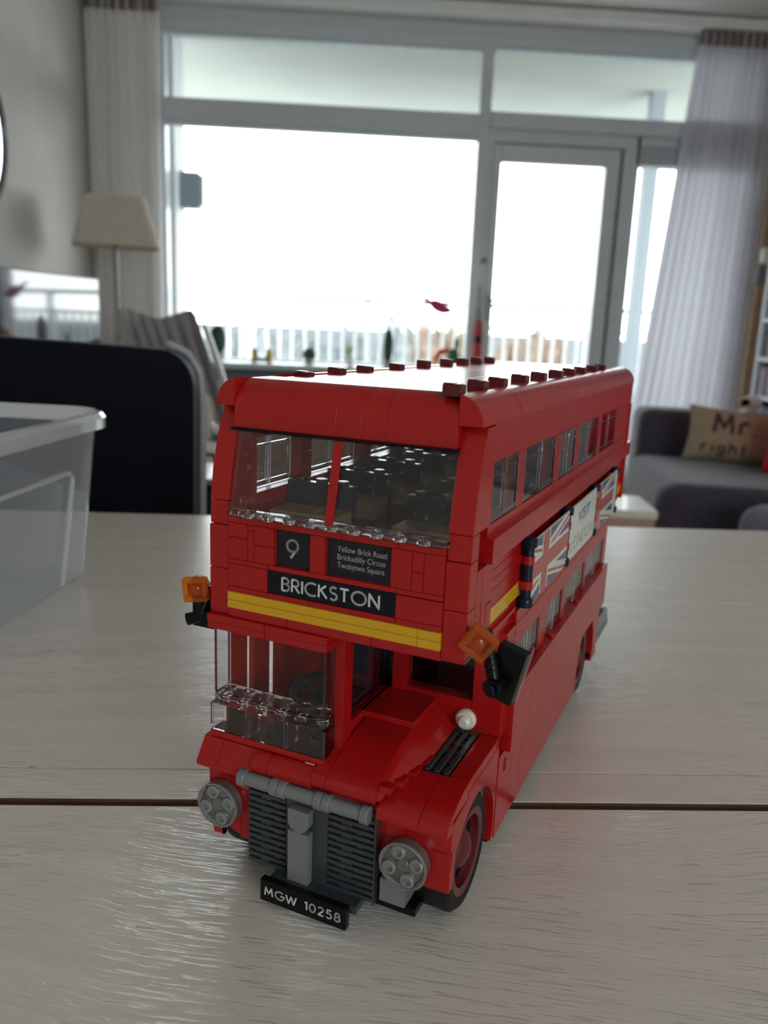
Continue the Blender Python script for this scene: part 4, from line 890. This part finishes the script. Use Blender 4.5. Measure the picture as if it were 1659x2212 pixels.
# ---- seats seen through the glass
SEATB = plastic('seat_back', (0.03, 0.035, 0.045), 0.3, 0.3)
for yy in (26, 58, 90, 122, 154, 186):
    for x0, x1 in ((-40, -12), (10, 40)):
        st = M_().box(x0, x1, yy, yy+13, 128.7, 136).build('seat', TAN, bus, 0.3)
        m = M_().box(x0, x1, yy+13.1, yy+17, 128.7, 145)
        for q in range(3): m.lathe([(2.4, 0), (2.4, 1.6)], (x0+5+q*(x1-x0-10)/2, yy+15, 145), (0, 0, 1), 12)
        m.build('seat_back', SEATB, st, 0.3)
for yy in (64, 104, 144, 184):
    for x0, x1 in ((-40, -12), (12, 42)):
        st = M_().box(x0, x1, yy, yy+14, 43.1, 52).build('seat', TAN, bus, 0.3); M_().box(x0, x1, yy+14.1, yy+18, 43.1, 68).build('seat_back', SEATB, st, 0.3)

# ---- driver's cab
for z0, z1, dy in ((96.3, 98.9, -0.9), (98.9, 101.9, -1.2)):
    for x0, x1 in ((-48.4, -24.2), (-24.2, 0.2)): brick(x0, x1, dy, 12, z0, z1, RED, 'plate', 0.25)
cw = M_().box(-46.6, -0.6, 0.0, 1.0, 71.5, 96.2).build('cab_windscreen', CLEAR, bus, 0.2, 1)
M_().box(-46.6, -45.6, 1.0, 9.5, 71.5, 96.2).build('side_pane', CLEARR, cw); M_().box(-1.6, -0.6, 1.0, 8, 71.5, 96.2).build('side_pane', CLEARR, cw)
M_().prism(rrect(-46.8, -0.4, -0.6, 9, 2.5, 4), 'z', 67.2, 71.5).build('ledge', CLEARR, cw, 0.3, 1)
for k in range(6):
    M_().lathe([(2.3, 0), (2.3, 1.5), (2.0, 1.7)], (-42.5+8*k, 2.4, 68.4), (0, 0, 1), 14).build('stud', CLEARR, cw)
    M_().lathe([(2.3, 0), (2.3, 1.0), (2.0, 1.2)], (-42.5+8*k, 5.0, 71.4), (0, 0, 1), 12).build('stud', CLEARR, cw)
for k in range(3):
    x0 = -48+16*k
    p = M_().box(x0+0.1, x0+15.9, -0.2, 0.7, 56.6, 67.1).build('cab_panel', CLEARR, bus, 0.15, 1)
    m = M_().box(x0+0.1, x0+1.0, 0.7, 7.6, 56.6, 67.1); m.box(x0+15.0, x0+15.9, 0.7, 7.6, 56.6, 67.1); m.build('end_wall', CLEARR, p, 0.1, 1)
brick(-48, -0.2, -0.2, 8, 53.8, 56.5, RED, 'plate'); brick(-48, 0, 8, 50, 50, 54, RED, 'cab_floor')
brick(-48, -45.2, 9.8, 20, 54.2, 96, RED, 'cab_pillar', 0.6); brick(-48, -45.4, 24.5, 36, 54.2, 96, RED, 'cab_door', 0.6); brick(-44, -12, 46, 50, 54.2, 96, RED, 'cab_back_wall')
brick(-46, -41, 38.5, 45.8, 54.2, 96, RED, 'cab_pillar', 0.8)
brick(-2.6, 3.0, 7.2, 14.0, 54.2, 101, RED, 'cab_pillar', 0.25)
sp = M_().prism([(14.0, 65), (49, 65), (49, 96), (20, 96), (14.0, 91)], 'x', -0.6, 0.4).build('cab_side_window', CLEAR, bus)
m = M_(); m.box(-1, 0.8, 46.6, 49, 65, 96); m.box(-1, 0.8, 14, 46, 65, 66.2); m.build('glazing_bar', CLEAR, sp, 0.15, 1)
brick(-2, 2.4, 14, 49, 54.2, 65, RED, 'brick')
dsx = M_().box(-21, -3.5, 30, 45.5, 54.2, 66).build('driver_seat', SEATB, bus, 0.6); M_().box(-21, -3.5, 40, 45.5, 66, 95).build('seat_back', SEATB, dsx, 0.8)
sw = M_(); WC = (-12.5, 17, 72.5)
sw.tube([(WC[0]+9.0*math.cos(t), WC[1]+8.6*math.sin(t), WC[2]+2.2*math.sin(t)) for t in [2*PI*i/28 for i in range(29)]], 1.7, 8); sw.cyl(WC, (-12.5, 14, 58), 1.8, 10)
for t in (0.3, 2.8, 4.7): sw.tube([WC, (WC[0]+9.0*math.cos(t), WC[1]+8.6*math.sin(t), WC[2]+2.2*math.sin(t))], 1.1, 6)
sw.build('steering_wheel', DGREY, bus)
M_().lathe([(3.4, 0), (3.8, 3), (1.6, 5)], (-24, 6.5, 56.6), (0, 0, 1), 16).build('control_knob', RED, bus); M_().box(-9, -4, 5, 8, 56.6, 60.5).build('control_box', DGREY, bus, 0.5)

# ---- bonnet
HP = lambda pts, a, b, nm='bonnet_slope', bv=0.3: M_().prism(pts, 'x', a, b).build(nm, RED, bus, bv)
prof = [(-5.0, 49.0), (-5.3, 51.4), (-4.2, 53.0), (-1.0, 54.6), (4, 57.0), (10, 59.4), (17, 61.2), (26, 62.3), (48.9, 62.3), (48.9, 48.8)]
HP(prof, 3.1, 22.0); HP([p for p in prof if p[0] < 8] + [(7.1, 58), (7.1, 48.8)], -2.4, 3.0)
p2 = [(-5.0, 47.6), (-5.4, 50.2), (-4.4, 51.6), (-2.4, 53.4), (-0.4, 53.9), (-0.4, 47.6)]
HP(p2, -20.2, -2.5); HP(p2, -27.0, -20.3)
brick(-27, 22, -2.5, 8, 43, 47.6, RED)
brick(0.6, 22.4, 25.3, 48.6, 62.4, 65.0, RED, 'bonnet_plate', 0.25)
# flared right flank of the bonnet: facetted sheet with a stepped lower edge
tp = [(21.9, -4.8, 51.6), (21.9, 3, 56.5), (21.9, 10, 59.3), (21.9, 18, 61.3), (21.9, 26, 62.2), (22, 38, 62.2), (22, 48.9, 62.2)]
bt = [(23.6, -4.6, 50.4), (25.6, 2.5, 54.0), (27.9, 9.5, 54.3), (29.8, 18, 54.3), (30.9, 27, 54.3), (30.9, 38, 54.3), (30.5, 48.9, 54.3)]
mm = []; vs = []; cols_ = 5
for p, q in zip(tp, bt):
    for i in range(cols_): u = i/(cols_-1); bow = 0.55*math.sin(PI*u); vs.append((p[0]+(q[0]-p[0])*u+bow, p[1]+(q[1]-p[1])*u, p[2]+(q[2]-p[2])*u+bow*0.6))
    vs.append((20.5, q[1], 49.5))
W_ = cols_+1
M_().add(vs, [(j*W_+i, j*W_+(i+1) % W_, (j+1)*W_+(i+1) % W_, (j+1)*W_+i) for j in range(6) for i in range(W_)] + [tuple(range(W_)), tuple(range(6*W_, 7*W_))[::-1]]).build('bonnet_flank', RED, bus)
for (a, b, c, d) in ((24.4, 26.6, -3.0, 2.6), (26.4, 28.6, 2.6, 9.6), (28.2, 30.4, 9.6, 17.6), (30.0, 31.4, 17.6, 26)): M_().box(a-2, b, c, d-1.4, 52.5, 54.9).build('step', RED, bus, 0.3)
# right wing (viewer's side)
wt = [(-1.0, 45.9), (-5.4, 43.8), (-5.6, 45.9), (-4.6, 47.9), (-1.5, 50.0), (3, 52.0), (9, 53.6), (15, 54.3), (49.5, 54.4), (49.5, 50.0), (-1.0, 50.0)]
wt = [(-5.2, 43.9), (-5.6, 45.9), (-4.6, 47.9), (-1.5, 50.0), (3, 52.0), (9, 53.6), (14.5, 54.3), (14.5, 48), (-0.4, 48), (-0.4, 43.9)]
HP(wt, 22.6, 37.6, 'wing_slope'); HP(wt, 37.7, 48.0, 'wing_slope')
brick(40.8, 48, 14.6, 49.5, 50.5, 54.4, RED, 'tile', 0.2); M_().box(22.6, 40.6, 14.6, 49.5, 46, 51).build('brick', RED, bus)
gr = M_().box(30.9, 40.7, 15.2, 48.6, 51, 53.0).build('vent_grille', DGREY, bus, 0.1)
for q in range(3): M_().box(31.2+3.5*q, 33.0+3.5*q, 15.4, 48.4, 52.9, 54.6).build('slat', DGREY, gr, 0.2, 1)
for yy in (18, 24, 31, 37, 44): M_().box(31.2, 40.4, yy, yy+1.0, 52.9, 53.9).build('slat', DGREY, gr, 0.1, 1)
for x0, x1, z0, z1, y0 in ((22.6, 32, 36, 43.8, -1.0), (32, 47.6, 36, 43.8, -1.0), (22.6, 47.8, 27.5, 36, -1.0), (22.6, 47.8, 21.0, 27.5, -0.6)): brick(x0, x1, y0, 4, z0, z1)
M_().prism([(-0.5, 21.2), (3.0, 21.2), (3.0, 28), (4.5, 33.4), (1.2, 37.0), (1.2, 43.8), (-0.9, 43.8), (-0.9, 37.2), (0.6, 36.5), (0.6, 33.0), (-0.2, 31.6)], 'x', 46.8, 48.1).build('wing_edge', RED, bus, 0.1, 1)
ap = arch_poly(1.2, 50.2, 36.9, 54.3, 25, 20.5, 24.2)
ap = [(1.2, 37.2), (4.4, 33.6)] + [(25 - 23.6*math.cos(t), 20.5 + 23.6*math.sin(t)) for t in [0.62+(PI-0.62+0.38)*i/16 for i in range(17)]] + [(50.2, 11.4), (50.2, 50.4), (14.6, 50.4), (14.6, 48.0), (-0.5, 46.8), (-1.5, 43.8), (1.2, 43.8)]
M_().prism(ap, 'x', 44.2, 48.1).build('wing_arch', RED, bus, 0.2)
brick_x(44.4, 48.0, 14.6, 49.6, 50.4, 52.6, RED, 'plate')
# left wing
wl = [(-5.6, 44.0), (-5.9, 45.8), (-4.8, 47.2), (-0.5, 53.6), (4, 53.8), (4, 44.0)]
HP(wl, -50.2, -41.6, 'wing_slope'); HP(wl, -41.5, -27.1, 'wing_slope')
for x0, x1, z0, z1 in ((-48, -38.5, 36, 44), (-38.5, -28.4, 36, 44), (-48, -34, 22.5, 36), (-34, -28.4, 16, 36)): brick(x0, x1, -1.0, 4, z0, z1)
M_().prism([(-48, 22.5), (-34, 17.0), (-34, 22.5)], 'y', -1.0, 4).build('brick', RED, bus, 0.15)
M_().prism(arch_poly(4, 50, 12, 50, 24, 21, 23.5), 'x', -48, -44).build('wing_arch', RED, bus, 0.2)
# headlights
for cx in (-41.2, 33.2):
    h = M_().lathe([(7.6, 0), (8.4, 0.3), (8.4, 3.0), (8.0, 3.2)], (cx, -1.2, 29.8), (0, -1, 0), 40).build('headlight', HLB, bus)
    M_().lathe([(8.7, 0.0), (8.75, 2.2), (8.4, 2.7)], (cx, -3.9, 29.8), (0, -1, 0), 44).build('lens', LENSM, h)
    M_().lathe([(8.5, 0), (8.5, 0.9), (8.0, 1.0), (7.8, 0.3)], (cx, -4.9, 29.8), (0, -1, 0), 44, None, False).build('bezel', HLS, h)
    for a in (0.35, 0.35+PI/2, 0.35+PI, 0.35+1.5*PI):
        sx_, sz_ = cx+5.2*math.cos(a), 29.8+5.2*math.sin(a)
        M_().lathe([(2.5, 0), (2.5, 1.5), (2.1, 1.8), (1.5, 1.8), (1.3, 0.7)], (sx_, -4.4, sz_), (0, -1, 0), 20).build('stud', HLS, h)
        m = M_(); m.tube([(cx+7.6*math.cos(a+u), -5.0, 29.8+7.6*math.sin(a+u)) for u in (0.42, 0.6, 0.8, 1.0, 1.15)], 0.35, 6); m.build('rib', HLS, h)
    M_().lathe([(2.6, 0), (2.6, 0.6), (2.1, 1.0)], (cx, -4.4, 29.8), (0, -1, 0), 22).build('reflector', HLB, h)
# radiator grille
rg = M_().box(-28.2, 22.6, -3.4, -1.2, 10.6, 44.2).build('radiator', DGREY, bus, 0.2)
for c in ((-12.3, 4.4),): M_().box(c[0], c[1], -4.6, -3.4, 10.4, 43).build('centre_panel', DGREY, rg, 0.2)
def gslat(x0, x1, zc, kind):
    m = M_().box(x0, x1, -4.7, -3.3, zc, zc+1.35)
    if kind: m.box(x0+5.2, x0+9.4, -4.65, -3.3, zc-0.75, zc+0.1)
    else: m.box(x0+3.2, x0+7.0, -4.65, -3.3, zc-0.5, zc+0.1); m.box(x0+11.0, x0+13.6, -4.65, -3.3, zc-0.5, zc+0.1)
    m.build('slat', DGREY, rg, 0.12, 1)
for x0, x1 in ((-28.1, -12.4), (4.5, 22.5)):
    for k in range(13): gslat(x0, x1, 11.2+2.48*k, k % 2)
M_().box(22.2, 22.8, -5.0, 2, 10.4, 44.4).build('side_plate', DGREY, rg, 0.1, 1)
tl = M_().box(-9.8, -1.5, -7.6, -4.4, 6.4, 31.0).build('grille_tile', LGREY, bus, 0.25)
M_().prism([(-9.8, 39.6)] + [(-5.65+4.15*math.cos(t), 35.2+4.15*math.sin(t)) for t in [PI+PI*i/14 for i in range(15)]] + [(-1.5, 39.6)], 'y', -7.8, -4.4).build('grille_tile', LGREY, bus, 0.25)
for xa, xb in ((-31.0, -14.6), (-14.4, 3.0), (3.2, 20.6)):
    m = M_().cyl((xa+0.3, -5.6, 44.6), (xb-0.3, -5.6, 44.6), 2.5, 20)
    for q in (xa, xb-2.9): m.lathe([(2.9, 0), (3.15, 0.25), (3.15, 2.65), (2.9, 2.9)], (q, -5.6, 44.6), (1, 0, 0), 24)
    m.box(xa+0.6, xb-0.6, -4.6, -1.0, 43.6, 46.4); m.build('grille_bar', LGREY, bus)
# number plate
npl = M_().box(-18, 16.2, -12.2, -9.4, 3.2, 11.6).build('number_plate', BLK, bus, 0.3)
mb = M_(); stroke_text(mb, 'MGW 10258', 3.7, 0.58, lambda a, b: (a-1.0, -12.26, 5.6+b), 0.33, 'c'); mb.build('lettering', LETTER, npl)
brick(-16, 18.5, -9.4, 4, 8.2, 11.4, DGREY, 'plate'); brick(24, 33.6, -3.0, 10, 12, 20.8, LGREY, 'exhaust_block', 0.2); brick(20, 37, -1.5, 20, 8.6, 11.9, BLK, 'plate')
# white lamp on the bulkhead
wl_ = M_().lathe([(4.1, 0), (4.1, 1.6), (3.4, 2.6)], (34.6, 49.4, 59.0), (0, -1, 0), 24).build('side_lamp', WHITEP, bus); M_().lathe([(2.5, 0), (2.5, 1.2), (1.6, 2.0)], (34.6, 46.9, 58.6), (0, -1, 0), 20).build('stud', WHITEP, wl_)
# slanting red bar reflected low on the wing side is real light; the small red slot beside it
M_().box(48.2, 48.7, 58, 60.5, 36, 41).build('slot_plate', DRED, bus, 0.2)
# mirrors with amber lamps
def lamp(par, c, yaw, roll, r=4.6):
    m = M_(); q = r*0.62
    for x0, x1, z0, z1, y0 in ((-r, r, q, r, -2.2), (-r, r, -r, -q, -2.2), (-r, -q, -q, q, -2.2), (q, r, -q, q, -2.2), (-q, q, -q, q, -0.4)): m.box(c[0]+x0, c[0]+x1, c[1]+y0, c[1]+1.4, c[2]+z0, c[2]+z1)
    m.rot(roll, 'Y', c).rot(yaw, 'Z', c); o = m.build('amber_lamp', AMBER, par, 0.25, 1)
    m = M_().lathe([(1.7, 0), (1.7, 1.0), (1.2, 1.3)], (c[0], c[1]-0.4, c[2]), (0, -1, 0), 18); m.rot(yaw, 'Z', c); m.build('facet', AMBER, o)
    m = M_().lathe([(4.0, 0), (4.0, 2.6)], (c[0], c[1]+1.6, c[2]), (0, 1, 0), 24); m.rot(yaw, 'Z', c); m.build('stud', LGREY, o)
    return o
mirL = M_().box(-57.5, -48.2, 2.4, 6.4, 94.2, 106).build('wing_mirror', BLK, bus, 0.4)
M_().cyl((-48, 5, 107), (-48.6, 5, 96), 2.2, 12).build('bracket', BLK, mirL); M_().tube([(-50.5, 4.5, 110), (-52.0, 2.5, 104), (-53.0, 1.0, 99.5)], 1.9, 12).build('arm', BLK, mirL)
M_().cyl((-50.5, 2.5, 99.8), (-57.2, -1.0, 97.6), 2.0, 14, 2.3).build('bar', BLK, mirL)
lamp(mirL, Vector((-53.4, -0.5, 109.6)), 0.30, -0.10, 4.3)
mirR = M_(); mirR.box(55.4, 64.8, 4.2, 8.2, 91.0, 109.4).rot(0.23, 'Y', (60, 6, 100)).rot(-0.12, 'Z', (60, 6, 100)); mirR = mirR.build('wing_mirror', BLK, bus, 0.3)
m = M_().box(55.4, 64.8, 8.3, 10.6, 91.0, 110.4).rot(0.23, 'Y', (60, 6, 100)).rot(-0.12, 'Z', (60, 6, 100)); m.build('mirror_glass', LENSM, mirR, 0.3)
ar = M_(); ar.tube([(53.2, 5.0, 110), (55.6, 3.2, 104), (57.2, 2.2, 98.4)], 2.0, 14); 
ar.build('arm', BLK, mirR)
rg_ = M_()
for q in range(6):
    a = Vector((53.4, 4.8, 109.4)).lerp(Vector((56.2, 2.8, 101.8)), q/5); rg_.lathe([(2.3, 0), (2.3, 0.7)], a, (2.4, -1.8, -6), 14)
rg_.build('ribs', BLK, mirR)
M_().cyl((57.2, -0.8, 96.8), (58.4, 4.4, 97.4), 3.0, 18, 2.6).build('pivot', BLK, mirR); M_().cyl((57.4, -0.9, 96.8), (57.0, -1.4, 96.7), 1.9, 16).build('socket', NAVY, mirR)
M_().cyl((47.5, 8, 108.5), (53.5, 6.4, 111.5), 2.2, 12).build('bracket', BLK, mirR)
lamp(mirR, Vector((52.0, 0.5, 110.6)), 0.35, 0.62, 4.6)

# ---- wheels
def wheel(x_out, yc, sx):
    t = M_().lathe([(15.5, 0.8), (17, 0.0), (19.6, 0.2), (21.0, 1.6), (21.2, 3), (21.2, 11), (21.0, 12.4), (19.6, 14), (12, 14), (12, 4), (15.5, 2.6), (15.5, 0.8)], (x_out, yc, 21.2), (-sx, 0, 0), 56, None, False).build('tyre', RUBBER, None)
    w = bpy.data.objects.new('wheel', None); COL.objects.link(w); w.parent = bus; t.parent = w
    m = M_()
    for k in range(28):
        a = 2*PI*k/28; m.box(x_out-sx*6-3.6, x_out-sx*6+3.6, yc-0.9, yc+0.9, 0.05, 1.2).rot(a, 'X', (x_out, yc, 21.2), len(m.v)-8)
    tr_ = m.build('tread', RUBBER, w, 0)
    M_().lathe([(12.6, 2.4), (12.9, 0.7), (15.8, 0.3), (16.2, 1.2), (15.6, 1.8), (12.8, 3.2), (12.6, 2.4), (11.6, 6.5), (10.8, 9.0), (0.2, 9.0)], (x_out, yc, 21.2), (-sx, 0, 0), 48, None, False).build('rim', DRED, w)
    M_().lathe([(8.4, 0), (8.3, 2.6), (7.4, 5.0), (5.4, 6.9), (2.6, 8.0), (0.6, 8.2)], (x_out-sx*8.0, yc, 21.2), (sx, 0, 0), 32).build('hub_cap', DRED, w)
    return w
wheel(46.6, 24.5, 1); wheel(46.0, 225, 1); wheel(-46.6, 24.5, -1); wheel(-46.0, 225, -1)
for yc in (24.5, 225): M_().cyl((-38, yc, 21.2), (38, yc, 21.2), 2.4, 10).build('axle', BLK, bus)
